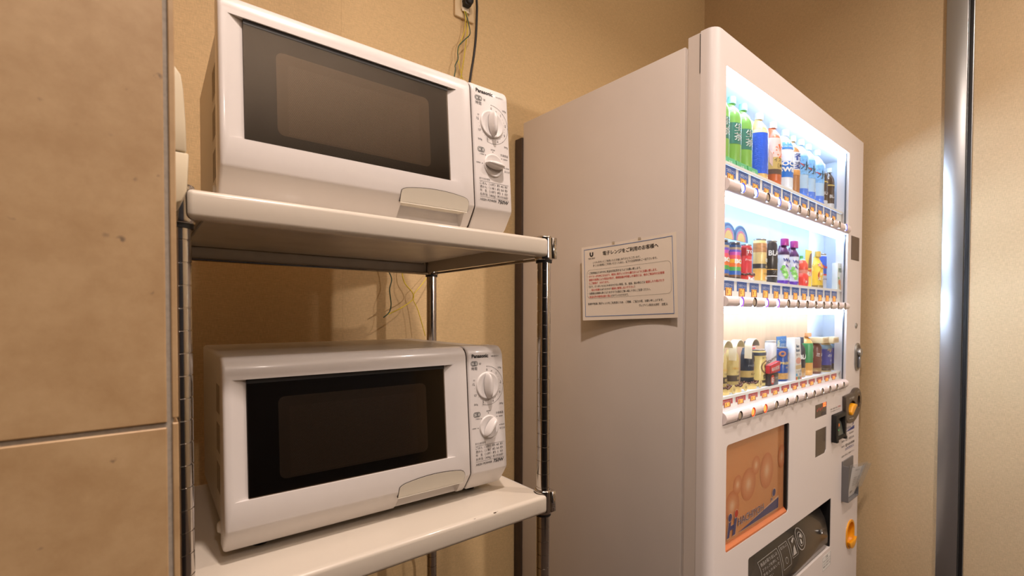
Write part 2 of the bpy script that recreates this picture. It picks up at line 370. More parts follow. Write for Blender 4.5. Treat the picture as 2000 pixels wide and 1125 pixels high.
def make_shelf(zt, tub):
    x0, x1, y0, y1 = 0.0455, 0.5940, 0.6340, 1.0985
    b = MB(); b.box(rl(x0, y0, zt - 0.0335), rl(x1, y1, zt), M_cream); s = b.build('shelf', rack, bevel=0.0065, seg=4)
    b = MB(); b.box(rl(x0 + 0.010, y0 + 0.012, zt - 0.05), rl(x1 - 0.010, y1 - 0.012, zt - 0.006), M_cream); cs = [b.build('c')]
    for xx in RX:
        for yy in RY:
            b = MB(); b.lathe([(0.0178, zt - 0.06), (0.0178, zt + 0.02)], rl(xx, yy, 0), M_cream, n=32); cs.append(b.build('c'))
    cut(s, cs)
    # grey board and channels under the top sheet
    b = MB(); b.box(rl(x0 + 0.030, y0 + 0.030, zt - 0.012), rl(x1 - 0.030, y1 - 0.030, zt - 0.0065), M_zinc); u = b.build('underside_board', s, bevel=0.001)
    for yy in (RY[1],):
        b = MB(); b.box(rl(RX[0] + 0.018, yy - 0.004, zt - 0.034), rl(RX[1] - 0.018, yy + 0.004, zt - 0.013), M_zinc)
        b.tube([rl(RX[0] + 0.014, yy - 0.008, zt - 0.0365), rl(RX[1] - 0.014, yy - 0.008, zt - 0.0365)], 0.0032, M_chrome, sub=1); b.build('rear_rail', s)
    for xx, sg in ((RX[0], 1), (RX[1], -1)):
        b = MB(); b.box(rl(xx - 0.003, RY[0] + 0.018, zt - 0.030), rl(xx + 0.003, RY[1] - 0.018, zt - 0.006), M_zinc)
        b.tube([rl(xx, RY[0] + 0.014, zt - 0.0285), rl(xx, RY[1] - 0.014, zt - 0.0285)], 0.0034, M_creamp, sub=1)
        b.tube([rl(xx, RY[0] + 0.014, zt - 0.0355), rl(xx, RY[1] - 0.014, zt - 0.0355)], 0.0028, M_chrome, sub=1); b.build('side_rail', s)
    for xx in RX:
        for yy in RY:
            b = MB(); b.lathe([(0.0130, -0.0385), (0.0166, -0.0385), (0.0170, -0.034), (0.0160, 0.001), (0.0163, 0.0035), (0.0150, 0.0055), (0.0130, 0.0055)], rl(xx, yy, zt), M_chrome, n=28, caps=False)
            fr = yy < 0.8
            if fr:   # cast corner plate with a worn emblem
                b.box(rl(xx + (0.006 if xx > 0.3 else -0.0175), yy - 0.0172, zt - 0.036), rl(xx + (0.0175 if xx > 0.3 else -0.006), yy - 0.002, zt + 0.003), M_chrome)
            co = b.build('corner_sleeve', s, bevel=0.0008 if fr else 0, seg=1, sharp=45)
            b = MB(); b.lathe([(0.0128, -0.0435), (0.0150, -0.0435), (0.0152, -0.0385), (0.0128, -0.0385)], rl(xx, yy, zt), M_black, n=24, caps=False); b.build('plastic_collar', s)
    return s
def emblem(s, zt):
    b = MB(); xx = RX[1] + 0.012; yy = RY[0] - 0.0173
    fn = lambda x, z: rl(xx + x, yy - 0.0004, zt - 0.017 + z)
    for k in range(3): ring(b, 0, -0.008 + k * 0.009, 0.0022, 0.0030, fn, M_alu, 20 + 70 * k, 290 + 60 * k, 14)
    b.box(rl(xx - 0.0022, yy - 0.0008, zt - 0.004), rl(xx + 0.0016, yy, zt - 0.0025), M_chrome); b.build('emblem', s)
s1 = make_shelf(ZU, 0); emblem(s1, ZU)
s2 = make_shelf(ZL, 0); emblem(s2, ZL)
# worn spots on the lower shelf lip
for x, y, r in ((0.4325, 0.6372, 0.0022), (0.4735, 0.6366, 0.0034), (0.4790, 0.6372, 0.0016)):
    b = MB(); b.flat(circ(x, y, r, 9, r * 0.45), lambda p, q: rl(p, q, ZL - 0.0003 - max(0, 0.6400 - q) * 0.35 + 0.0002), M_vback); b.build('worn_spot', s2)

# ------------------------------------------------------------------ microwave ovens
TILT = 0.0784
def fy(z): return TILT * (z - 0.05)
def fpanel(e=0.0003): return lambda x, z: (x, fy(z) - e, z)
def mwprofile():
    P = [(0.027, 0.013), (0.0215, 0.018), (0.010, 0.034), (0.0022, 0.0455), (0.0005, 0.050)]
    P += [(fy(0.10), 0.10), (fy(0.2), 0.2), (fy(0.254), 0.254)]
    for a in range(0, 100, 15): P.append((fy(0.254) + 0.0205 * (1 - math.cos(math.radians(a))), 0.254 + 0.0215 * math.sin(math.radians(a))))
    P += [(0.052, 0.2755), (0.052, 0.013)]
    return P
def make_oven(t, power_angle, model):
    # steel case
    b = MB(); b.box((0.0075, 0.044, 0.0135), (0.4525, 0.392, 0.2735), M_body); case = b.build('case', t, bevel=0.006, seg=3)
    b = MB(); b.box((0.0045, 0.050, 0.012), (0.4555, 0.0575, 0.2758), M_body); b.build('case_rim', case, bevel=0.003, seg=2)
    for k, (z0, z1) in enumerate(((0.182, 0.226), (0.122, 0.166), (0.060, 0.104))):
        b = MB()
        for i in range(8): b.box((0.0071, 0.098 + i * 0.0085, z0), (0.0078, 0.1015 + i * 0.0085, z1), M_slot)
        b.box((0.0073, 0.094, z0 - 0.003), (0.00752, 0.166, z1 + 0.003), M_body)
        b.build('side_vent', case)
    b = MB(); b.lathe([(0.010, 0.0), (0.010, 0.004), (0.006, 0.009), (0.0, 0.010)], (0.0075, 0.075, 0.030), M_body, n=16, ax='x', sx=1, sy=1)
    for v in range(len(b.v)): p = b.v[v]; b.v[v] = (0.0075 - (p[0] - 0.0075), p[1], p[2])
    b.build('side_bump', case)
    for x, y in ((0.05, 0.06), (0.41, 0.06), (0.05, 0.36), (0.41, 0.36)):
        b = MB(); b.lathe([(0.011, 0.0002), (0.013, 0.0145)], (x, y, 0), M_black, n=14); b.build('foot', t)
    b = MB(); b.box((0.0045, 0.046, 0.016), (0.0078, 0.0495, 0.030), M_black); b.build('hinge_slot', case)
    # door with window opening and grip pocket
    b = MB(); b.px(mwprofile(), 0.0, 0.3785, M_white); door = b.build('door', t, bevel=0.0042, seg=3, angle=50)
    zt, zb = 0.2458, 0.0851; e = 0.0075
    P = [(0.011, 0.0), (0.0285, e), (0.3335, e), (0.349, 0.0), (0.349, -0.02), (0.011, -0.02)]
    b = MB(); b.prism(P, lambda x, y: (x, y + fy(zb), zb), lambda x, y: (x, y + fy(zt), zt), M_white); c1 = b.build('c')
    b = MB(); b.prism([(0.2418, 0.004), (0.3636, 0.004), (0.374, -0.06), (0.232, -0.06)], lambda x, z: (x, -0.02, z + 0.0355), lambda x, z: (x + (0.006 if x < 0.3 else -0.006), 0.034, z + 0.0355), M_white); c2 = b.build('c')
    cut(door, [c1, c2])
    b = MB(); b.box((0.240, 0.030, 0.0135), (0.366, 0.036, 0.045), M_white); b.build('grip_pocket', door)
    # dark surround, perforated screen, tinted pane
    fp = lambda d: (lambda x, z: (x, fy(z) + d, z))
    b = MB(); b.prism(rect(0.0285, 0.3335, zb, zt), fp(0.0069), fp(0.0090), M_frame); b.build('window_surround', door)
    b = MB(); b.prism(rrect(0.068, 0.2985, 0.1025, 0.2175, 0.009), fp(0.0064), fp(0.0069), M_screen); b.build('perforated_screen', door)
    b = MB(); b.prism(rect(0.0287, 0.3333, zb + 0.0002, zt - 0.0002), fp(0.0030), fp(0.0040), M_mwpane); b.build('window_pane', door)
    b = MB(); b.prism(rect(0.0287, 0.3333, zt - 0.0062, zt - 0.0003), fp(0.0026), fp(0.0030), M_black); b.build('window_gasket', door)
    # open lever: grey tongue with dark joint
    arc = [(0.2412, 0.0375), (0.2412, 0.0505), (0.2426, 0.0548), (0.2465, 0.0572)]
    for i in range(11): x = 0.252 + i * 0.0105; arc.append((x, 0.0588 + 0.0052 * (1 - ((x - 0.3065) / 0.056) ** 2)))
    arc += [(0.3622, 0.0572), (0.3645, 0.0535), (0.3648, 0.0500), (0.3648, 0.0375)]
    def tongue(g, y0, y1, m, mb):
        cx = 0.303; cz = 0.047
        pl = [(cx + (x - cx) * (1 + g / 0.06), cz + (z - cz) * (1 + g / 0.012) if z > 0.04 else z) for x, z in arc]
        def f(dy): return lambda x, z: (x, (fy(z) if z > 0.05 else (0.05 - z) * 0.42) + dy, z)
        mb.prism(pl, f(y0), f(y1), m)
    b = MB(); tongue(0.0007, -0.0003, 0.004, M_gap, b); b.build('lever_joint', door)
    b = MB(); tongue(0.0, -0.0009, 0.006, M_hand, b)
    b.px([(0.0052, 0.0378), (0.0040, 0.0358), (0.022, 0.0352), (0.022, 0.0378)], 0.2415, 0.3645, M_hand); b.build('open_lever', door)
    # control panel
    b = MB(); b.px(mwprofile(), 0.3805, 0.4600, M_wpanel); pan = b.build('control_panel', t, bevel=0.0042, seg=3, angle=50)
    b = MB(); b.px([(y + 0.0035, min(z, 0.272)) for y, z in mwprofile()], 0.3778, 0.3812, M_gap); b.build('panel_joint', pan)
    def dial(name, cx, cz, r, ang, tz):
        y = fy(cz)
        f = lambda u, d, v: (cx + u, y + d + TILT * v, cz + v)
        mb = MB(); n = 36
        prof = [(r, 0.0002), (r * 0.99, -0.0016), (r * 0.95, -0.0026), (r * 0.88, -0.0024), (r * 0.60, -0.0006), (0.0005, -0.0002)]
        vs = []; fs = []
        for rr, d in prof: vs += [f(rr * math.cos(2 * PI * i / n), d, rr * math.sin(2 * PI * i / n)) for i in range(n)]
        for j in range(len(prof) - 1):
            for i in range(n): fs.append((j * n + i, j * n + (i + 1) % n, (j + 1) * n + (i + 1) % n, (j + 1) * n + i))
        mb.add(vs, fs, M_wpanel); d = mb.build(name, pan, sharp=60)
        mb = MB(); L = r * 0.93; ca, sa = math.cos(ang), math.sin(ang); prof = []
        sec = []
        for i in range(25):
            u = -L + 2 * L * i / 24; wv = 0.0015 + r * 0.27 * (1 - (u / L) ** 2) ** 0.75; h = 0.0040 + 0.0100 * (1 - (u / L) ** 4) ** 0.6
            sec.append((u, wv, h))
        vs = []; fs = []; K = 9
        for u, wv, h in sec:
            for k in range(K):
                th = PI * k / (K - 1); a = wv * math.cos(th); dd = -0.002 - h * math.sin(th) ** 0.8 if 0 < k < K - 1 else -0.002
                a *= 1 if k in (0, K - 1) else 0.86
                vs.append(f(u * ca - a * sa, dd, u * sa + a * ca))
        for i in range(24):
            for k in range(K - 1): fs.append((i * K + k, i * K + k + 1, (i + 1) * K + k + 1, (i + 1) * K + k))
        fs += [tuple(range(K)), tuple(range(24 * K, 25 * K))[::-1]]
        mb.add(vs, fs, M_white); mb.build('grip', d, sharp=70)
    dial('timer_dial', 0.4213, 0.2029, 0.0252, PI / 2, 0)
    dial('power_dial', 0.4210, 0.1275, 0.0208, power_angle, 0)
    # printing on the panel
    b = MB(); f = fpanel(); T = lambda s, x, z, size, al='c', m=M_ink, **k: b.text(s, (x, z), f, m, size, align=al, **k)
    b.text('Panasonic', (0.3894, 0.2552), f, M_inkb, size=0.0092, width=0.0365, bold=0.035)
    b.text(model, (0.4325, 0.2553), f, M_ink, size=0.0040, width=0.0165)
    for cx, cz in ((0.3945, 0.2445), (0.3958, 0.1520)):
        b.flat(rrect(cx - 0.0078, cx + 0.0078, cz - 0.0048, cz + 0.0048, 0.0044), fpanel(0.0002), M_ink)
        ring_r = rrect(cx - 0.0071, cx + 0.0071, cz - 0.0041, cz + 0.0041, 0.0038); n = len(ring_r); r2_ = rrect(cx - 0.0067, cx + 0.0067, cz - 0.0037, cz + 0.0037, 0.0034)
        b.add([fpanel(0.0004)(*p) for p in ring_r + r2_], [(i, (i + 1) % n, n + (i + 1) % n, n + i) for i in range(n)], M_pwhite)
        b.text('解凍', (cx, cz - 0.0024), fpanel(0.0005), M_pwhite, 0.0062, align='c')
    T('(g)', 0.4068, 0.2432, 0.0048); T('時間', 0.3940, 0.2330, 0.0066)
    for s, x, z in (('0', .4213, .2300), ('30', .4318, .2280), ('1', .4420, .2225), ('2', .4518, .2050), ('3', .4488, .1865), ('4', .4325, .1715), ('5', .4105, .1715), ('10', .3938, .1850), ('15', .3906, .2050)):
        T(s, x, z, 0.0036 if s == '30' else 0.0062)
    T('分', .3926, .2128, 0.0040)
    for s, x, z in (('100g', .4505, .2330), ('300g', .4510, .1655), ('500g', .3943, .1690)): T(s, x, z, 0.0046)
    ring(b, 0.4213, 0.2029, 0.0354, 0.0358, f, M_ink, -108, 90, 40)
    for a in range(-140, 96, 12):
        a = a - 45; x = 0.4213 + 0.0285 * math.cos(math.radians(a)); z = 0.2029 + 0.0285 * math.sin(math.radians(a))
        b.flat(circ(x, z, 0.00045, 6), f, M_ink)
    for a in (90, 45, 0, -50, -108): b.flat(circ(0.4213 + 0.0356 * math.cos(math.radians(a)), 0.2029 + 0.0356 * math.sin(math.radians(a)), 0.0007, 8), f, M_ink)
    for s, x, z in (('170W', .3972, .1427), ('300W', .4213, .1548), ('500W', .4486, .1423), ('750W', .4520, .1262), ('100W', .3888, .1263)): T(s, x, z, 0.0038)
    for x, z in ((.4043, .1438), (.4210, .1525), (.4400, .1438), (.4455, .1275), (.3968, .1275)): b.flat(circ(x, z, 0.0009, 8), f, M_ink)
    b.text('冷凍食品', (.4460, .1485), f, M_ink, size=0.0050, width=0.0170, align='c'); b.text('あたため', (.4510, .1195), f, M_ink, size=0.0048, width=0.0120, align='c')
    b.text('あたための目安', (.3895, .0985), f, M_ink, size=0.0044, width=0.0225)
    for z in (0.0960, 0.0679): b.flat(rect(0.3893, 0.4525, z - 0.0002, z + 0.0002), f, M_ink)
    for i, s in enumerate(('ごはん （1杯） 約 40 秒', '酒かん （1本） 約 50 秒', '牛　乳 （1杯） 約 1 分', 'お弁当 （400g） 約1分30秒')):
        z = 0.0902 - i * 0.0066; pa = s.split(' ')
        b.text(pa[0], (0.3898, z), f, M_ink, size=0.0054, width=0.0150); b.text(pa[1], (0.4092, z), f, M_ink, size=0.0052, width=0.0142)
        b.text(' '.join(pa[2:]), (0.4268, z), f, M_ink, size=0.0054, width=0.0235)
    b.text('HIGH POWER', (0.3892, 0.0612), f, M_inkb, size=0.0052, width=0.0350, shear=0.25, bold=0.012)
    b.text('750W', (0.4275, 0.0606), f, M_inkb, size=0.0086, width=0.0240, shear=0.25, bold=0.02)
    b.build('panel_print', pan)
# the screen behind the tinted pane: rows of tiny holes
def screen_mat():
    m = bpy.data.materials.new('perforated_steel'); m.use_nodes = True; nt = m.node_tree; b = nt.nodes['Principled BSDF']
    tc = nt.nodes.new('ShaderNodeTexCoord'); sp = nt.nodes.new('ShaderNodeSeparateXYZ'); nt.links.new(tc.outputs['Object'], sp.inputs[0])
    def mth(op, a, bb):
        n = nt.nodes.new('ShaderNodeMath'); n.operation = op
        for i, v in enumerate((a, bb)):
            if v is None: continue
            if isinstance(v, (int, float)): n.inputs[i].default_value = v
            else: nt.links.new(v, n.inputs[i])
        return n.outputs[0]
    P = 0.0023
    u = mth('DIVIDE', sp.outputs['X'], P); v = mth('DIVIDE', sp.outputs['Z'], P * 0.866)
    row = mth('FLOOR', v, None); half = mth('MULTIPLY', mth('MODULO', row, 2.0), 0.5)
    fu = mth('SUBTRACT', mth('FRACT', mth('ADD', u, half), None), 0.5); fv = mth('SUBTRACT', mth('FRACT', v, None), 0.5)
    d = mth('ADD', mth('MULTIPLY', fu, fu), mth('MULTIPLY', fv, fv))
    dot = mth('LESS_THAN', d, 0.045)
    ins = mth('MULTIPLY', mth('MULTIPLY', mth('GREATER_THAN', sp.outputs['X'], 0.082), mth('LESS_THAN', sp.outputs['X'], 0.280)),
              mth('MULTIPLY', mth('GREATER_THAN', sp.outputs['Z'], 0.106), mth('LESS_THAN', sp.outputs['Z'], 0.203)))
    mx = nt.nodes.new('ShaderNodeMix'); mx.data_type = 'RGBA'; nt.links.new(mth('MULTIPLY', dot, ins), mx.inputs['Factor'])
    mx.inputs['A'].default_value = (*lin((176, 168, 158)), 1); mx.inputs['B'].default_value = (*lin((236, 228, 216)), 1); b.inputs['Metallic'].default_value = 0.8
    nt.links.new(mx.outputs['Result'], b.inputs['Base Color']); b.inputs['Roughness'].default_value = 0.28
    return m
M_screen = screen_mat()
M_frame = mat('window_black_print', (20, 17, 15), 0.4, vary=(60, 0.05))
mu = thing('microwave_oven', 'white microwave oven on the upper cream shelf, its power dial turned sideways', 'microwave', (0.0850, 0.6891, ZU), -0.0205, 'twin white microwave ovens')
make_oven(mu, math.radians(-4), 'NE-EH211')
ml = thing('microwave_oven', 'white microwave oven on the lower cream shelf, its power dial turned diagonally', 'microwave', (0.0884, 0.7058, ZL), -0.0197, 'twin white microwave ovens')
make_oven(ml, math.radians(52), 'NE-EH211')

# ------------------------------------------------------------------ vending machine
DV = 0.0192182; U0, W0 = 0.967 * 1.09, 0.495 * 1.09
cv, sv = math.cos(DV), math.sin(DV)
def V(x, d, z): u, q = U0 + x, W0 + d; return (u * cv - q * sv, u * sv + q * cv, z)
VW = 1.161
vm = thing('vending_machine', 'tall white drinks vending machine with a bright display window against the corner', 'vending machine', V(0, 0, 0), DV)
WX0, WX1, WZ0, WZ1 = 0.052, 0.985, 0.899, 1.753
def cutter(a, c, m=M_vend):
    q = MB(); q.box(a, c, m); return q.build('c')
def pocket(): return cutter((0.030, -0.1, 0.890), (1.078, 0.106, 1.760), M_int)
def chute(): return cutter((0.19, -0.1, 0.335), (0.86, 0.14, 0.5285), M_black)
def rcol(x0, x1, d0, d1, rl_, rr, n=6):
    P = []
    for i in range(n + 1): a = PI + PI / 2 * i / n; P.append((x0 + rl_ + rl_ * math.cos(a), d0 + rl_ + rl_ * math.sin(a)))
    for i in range(n + 1): a = -PI / 2 + PI / 2 * i / n; P.append((x1 - rr + rr * math.cos(a), d0 + rr + rr * math.sin(a)))
    return P + [(x1, d1), (x0, d1)]
# door
b = MB(); b.pz(rcol(0, VW, 0, 0.0372, 0.024, 0.004), 0.06, 1.8295, M_vend); door = b.build('door', vm, sharp=25)
cs = []
b = MB(); b.box((WX0, -0.1, WZ0), (WX1, 0.1, WZ1), M_vend); cs.append(b.build('c'))
b = MB(); b.py(rrect(0.0735, 0.4630, 0.5825, 0.8480, 0.011), -0.1, 0.0135, M_vend); cs.append(b.build('c'))
b = MB(); b.py(rrect(0.2005, 0.8445, 0.3560, 0.5285, 0.006), -0.1, 0.1, M_vend); cs.append(b.build('c'))
cs.append(cutter((0.6765, -0.1, 0.8278), (0.7870, 0.003, 0.8722)))
b = MB(); b.py([(0.6835, 0.6987), (0.776, 0.6987), (0.7865, 0.709), (0.7865, 0.788), (0.6835, 0.788)], -0.1, 0.003, M_vend); cs.append(b.build('c'))
b = MB(); b.py(rrect(1.0189, 1.1141, 0.2832, 0.3874, 0.0440, 8), -0.1, 0.032, M_vend); cs.append(b.build('c'))
cs.append(cutter((WX1 + 0.001, -0.1, 0.8985), (VW + 0.1, 0.0012, 0.9001)))
cut(door, cs)
b = MB(); b.pz(rcol(0.0015, VW - 0.0015, 0.0388, 0.0692, 0.001, 0.001, 1), 0.05, 1.8280, M_vside); fr = b.build('door_frame', vm); cut(fr, [pocket(), chute()])
b = MB(); b.pz(rect(0.006, VW - 0.006, 0.0370, 0.0390), 0.06, 1.825, M_black); g = b.build('door_gasket', vm); cut(g, [pocket(), chute()])
b = MB(); b.box((0.0075, 0.0690, 0.05), (VW - 0.0075, 0.0760, 1.806), M_vside); g = b.build('side_groove', vm); cut(g, [pocket(), chute()])
b = MB(); b.box((0.0, 0.0758, 0.04), (VW, 0.6694, 1.8105), M_vside); cab = b.build('cabinet', vm, bevel=0.0025, seg=2); cut(cab, [pocket(), chute()])
b = MB(); b.box((-0.0055, 0.6705, 0.06), (VW + 0.006, 0.7050, 1.7620), M_vback); b.build('back_plate', vm, bevel=0.001)
b = MB(); b.box((0.012, 0.0400, 1.8275), (0.045, 0.0685, 1.8350), M_black); b.box((0.020, 0.0660, 1.8090), (0.036, 0.080, 1.8150), M_black); b.build('top_hinge', vm, bevel=0.001)
b = MB(); b.box((-0.0006, 0.0376, 1.735), (0.006, 0.0388, 1.824), M_black); b.build('hinge_gap', vm)
for x in (0.08, VW - 0.08):
    for d in (0.1, 0.6):
        b = MB(); b.lathe([(0.03, 0.0), (0.03, 0.012), (0.014, 0.014), (0.014, 0.045)], (x, d, 0), M_black, n=16); b.build('foot', vm)
# display bay
b = MB(); b.box((0.0305, 0.040, 0.8905), (0.0325, 0.105, 1.7595), M_int); b.build('bay_side', vm)
b = MB(); b.box((1.0755, 0.040, 0.8905), (1.0775, 0.105, 1.7595), M_int); b.build('bay_side', vm)
b = MB(); b.box((0.033, 0.040, 1.7560), (1.075, 0.105, 1.7590), M_int); b.build('bay_top', vm)
b = MB(); b.box((0.033, 0.040, 0.8910), (1.075, 0.105, 0.8940), M_int); b.build('bay_floor', vm)
M_sky = mat('display_pale_blue', (176, 210, 236), 0.5, vary=((4, 4, 2), 0.05))
for z0, z1, xs, m in ((1.5405, 1.7555, (0.034, 1.0748), M_int), (1.2550, 1.4785, (0.034, 0.5560, 0.9080, 1.0748), M_sky), (0.9585, 1.2000, (0.034, 0.5440, 0.9080, 1.0748), M_wood)):
    for i in range(len(xs) - 1):
        b = MB(); b.box((xs[i] + 0.0006, 0.1010 + 0.0006 * (i % 2), z0), (xs[i + 1] - 0.0006, 0.1045, z1), m if i < 2 else M_int); b.build('back_panel', vm, bevel=0.0006, seg=1)
b = MB(); b.box((WX0 + 0.0003, 0.0035, WZ0 + 0.0003), (WX1 - 0.0003, 0.0065, WZ1 - 0.0003), M_pane); b.build('window_pane', vm)
M_seal = mat('window_seal_dark_blue', (24, 44, 62), 0.4, vary=(60, 0.05))
b = MB(); b.box((WX1 - 0.0060, 0.0075, WZ0), (WX1 + 0.004, 0.0110, WZ1), M_seal); b.build('window_seal', vm)
b = MB(); b.box((WX0 - 0.003, 0.0250, WZ1 - 0.0100), (WX1 + 0.004, 0.0262, WZ1 - 0.0085), M_seal); b.build('window_seal', vm)
# three selection strips with shelf, price tags, buttons and the lamp above each bay
M_tagr = mat('price_tag_red', (196, 66, 74), 0.5, vary=(60, 0.02)); M_tagb = mat('price_tag_blue', (64, 104, 178), 0.5, vary=(60, 0.02))
M_dig = mat('price_digits_amber', (255, 180, 90), 0.5, emit=(255, 150, 60), es=1.0); M_digb = mat('price_window', (150, 84, 58), 0.5, vary=(60, 0.03))
M_bring = mat('button_ring_grey', (96, 88, 84), 0.35, vary=(60, 0.03)); M_lens = mat('button_lens_tan', (172, 156, 136), 0.3, coat=0.4, vary=(60, 0.02))
M_chr2 = mat('button_edge_bright', (220, 218, 214), 0.2, 0.8, vary=(60, 0.01))
LIT = {'b': mat('button_lens_blue_lit', (236, 244, 255), 0.4, emit=(214, 226, 255), es=2.6), 'p': mat('button_lens_violet_lit', (240, 226, 255), 0.4, emit=(232, 214, 255), es=2.2),
       'o': mat('button_lens_orange_lit', (255, 160, 90), 0.4, emit=(255, 124, 50), es=1.6), 'n': mat('button_lens_blue_edge', (214, 226, 255), 0.4, emit=(200, 214, 255), es=1.8)}
RINGL = {'b': mat('button_ring_blue', (70, 84, 190), 0.35, emit=(60, 80, 220), es=0.25), 'p': mat('button_ring_violet', (128, 66, 190), 0.35, emit=(150, 70, 230), es=0.35),
         'o': mat('button_ring_orange', (190, 84, 60), 0.35, emit=(255, 90, 40), es=0.15), 'n': mat('button_ring_deep_blue', (60, 72, 190), 0.35, emit=(60, 70, 220), es=0.3)}
M_tray = clear('tag_rail_clear', (240, 242, 248), 0.15, 1.35, 0.35)
BAYS = ((1.4590, 1.4930, 1.5390, 1.7520, 'bb.bb......n', M_tagb, 'つめた～い', 0.120, 0.898), (1.1835, 1.2115, 1.2550, 1.4560, 'p.pp........', M_tagb, 'つめた～い', 0.117, 0.915),
        (0.9000, 0.9315, 0.9590, 1.1800, '.oo.........', M_tagr, 'あったか～い', 0.117, 0.925))
for zb, zt, zs, zc, lit, mt, word, tx0, tx1 in BAYS:
    zm = (zb + zt) / 2; hh = (zt - zb) / 2
    prof = [(0.022, zb)] + [(0.006 - 0.0165 * math.cos(math.radians(a)), zm + hh * math.sin(math.radians(a))) for a in range(-90, 91, 15)] + [(0.022, zt)]
    b = MB(); b.px(prof, WX0 + 0.0005, WX1 - 0.0005, M_strip); st = b.build('selection_strip', vm); hb = MB()
    for i in range(12): hb.lathe([(0.0122, -0.03), (0.0122, 0.004)], (0.121 + i * (0.9235 - 0.121) / 11, 0, zm), M_strip, n=22, ax='y')
    cut(st, [hb.build('c')])
    for i in range(12):
        x = 0.121 + i * (0.9235 - 0.121) / 11; k = lit[i]; rm = RINGL.get(k, M_bring); lm = LIT.get(k, M_lens)
        b = MB(); R = 0.0128
        b.lathe([(R * 0.985, 0.0035), (R * 0.985, -0.0090), (R * 0.985, -0.0108), (R * 0.97, -0.0114), (R * 0.95, -0.0116), (R * 0.91, -0.0112), (R * 0.88, -0.0098), (R * 0.85, -0.0030)], (x, 0, zm), rm, n=22, ax='y', caps=False, ms=[M_strip, M_strip, M_strip, M_chr2, M_chr2, rm, rm])
        b.lathe([(R * 0.85, -0.0032), (R * 0.745, -0.0036), (R * 0.735, -0.0088), (R * 0.66, -0.0100), (R * 0.36, -0.0107), (0.0003, -0.0109)], (x, 0, zm), lm, n=18, ax='y', ms=[rm, lm, lm, lm, lm])
        b.build('select_button', st)
    b = MB(); b.box((0.056, 0.0185, zs - 0.002), (1.070, 0.1005, zs), M_int); b.box((0.056, 0.0165, zs - 0.004), (1.070, 0.0185, zs + 0.003), M_pwhite); sh = b.build('display_shelf', vm)
    b = MB(); b.box((0.056, 0.0205, zt - 0.001), (1.070, 0.0215, zs - 0.004), M_pwhite); b.build('tag_rail', sh)
    span = zs - 0.004 - zt
    for i in range(12):
        x = tx0 + i * (tx1 - tx0) / 11; b = MB(); fn = lambda e: (lambda p, q: (p, 0.0203 - e, q))
        zt_ = zs - 0.0045
        b.flat([(x - 0.028, zt_ - span * 0.62), (x - 0.0195, zt_ - span * 0.62), (x - 0.0195, zt_ - span * 0.40), (x + 0.0195, zt_ - span * 0.40), (x + 0.0195, zt_ - span * 0.62), (x + 0.028, zt_ - span * 0.62), (x + 0.028, zt_), (x - 0.028, zt_)], fn(0.0003), mt)
        b.flat(rect(x - 0.0175, x + 0.0175, zt + 0.0015, zt_ - span * 0.43), fn(0.0003), M_digb)
        b.text(word, (x, zt_ - span * 0.34), fn(0.0005), M_pwhite, size=0.010, width=0.045, align='c', sy=span / 0.04)
        b.text('130', (x, zt + 0.0035), fn(0.0005), M_dig, size=span * 0.44 / 0.72, width=0.025, align='c', bold=0.05)
        b.build('price_tag', sh)
    b = MB(); b.prism([(0.022, zc), (0.040, zc), (0.040, zc - 0.004), (0.030, zc - 0.012), (0.022, zc - 0.012)], lambda d, z: (0.058, d, z), lambda d, z: (1.068, d, z), M_led); b.flat(rect(0.060, 1.066, zc - 0.0115, zc - 0.0005), lambda p, q: (p, 0.0218, q), M_ledf); b.build('lamp_bar', vm)
# poster panel
def poster_mat():
    m = bpy.data.materials.new('poster_orange'); m.use_nodes = True; nt = m.node_tree; b_ = nt.nodes['Principled BSDF']
    b_.inputs['Base Color'].default_value = (*lin((218, 142, 84)), 1); b_.inputs['Roughness'].default_value = 0.4
    return m
M_poster = mat('poster_orange', (226, 162, 108), 0.4, vary=((2, 2, 5), 0.06)); M_ledge = mat('poster_ledge_reflected_orange', (198, 112, 66), 0.25, coat=0.6, vary=(20, 0.03))  # ledge tone: the poster's orange reflection put into its colour
def bubble_mat():
    m = bpy.data.materials.new('bubble_gradient'); m.use_nodes = True; nt = m.node_tree; b_ = nt.nodes['Principled BSDF']; b_.inputs['Roughness'].default_value = 0.4
    tc = nt.nodes.new('ShaderNodeTexCoord'); ln = nt.nodes.new('ShaderNodeVectorMath'); ln.operation = 'LENGTH'; nt.links.new(tc.outputs['Object'], ln.inputs[0])
    r = nt.nodes.new('ShaderNodeValToRGB'); e = r.color_ramp.elements; e[0].position = 0.0; e[0].color = (*lin((246, 216, 182)), 1); e[1].position = 1.0; e[1].color = (*lin((212, 132, 84)), 1)
    x = e.new(0.45); x.color = (*lin((228, 164, 118)), 1)
    nt.links.new(ln.outputs['Value'], r.inputs[0]); nt.links.new(r.outputs[0], b_.inputs['Base Color'])
    return m
M_bub = bubble_mat()
b = MB(); b.box((0.0738, 0.0105, 0.5930), (0.4530, 0.0132, 0.8476), M_poster); po = b.build('poster_panel', vm)
b = MB(); b.px([(0.0132, 0.5832), (0.0008, 0.5832), (0.0010, 0.5880), (0.0105, 0.5985), (0.0132, 0.5985)], 0.0738, 0.4530, M_ledge); b.build('poster_ledge', po)
b = MB(); b.box((0.4532, 0.0020, 0.5832), (0.4626, 0.0132, 0.8476), M_black); b.build('poster_edge', po)
b = MB(); b.add([(math.cos(2 * PI * i / 40), 0, math.sin(2 * PI * i / 40)) for i in range(40)], [tuple(range(40))], M_bub)
bub0 = b.build('bubble_print', po)
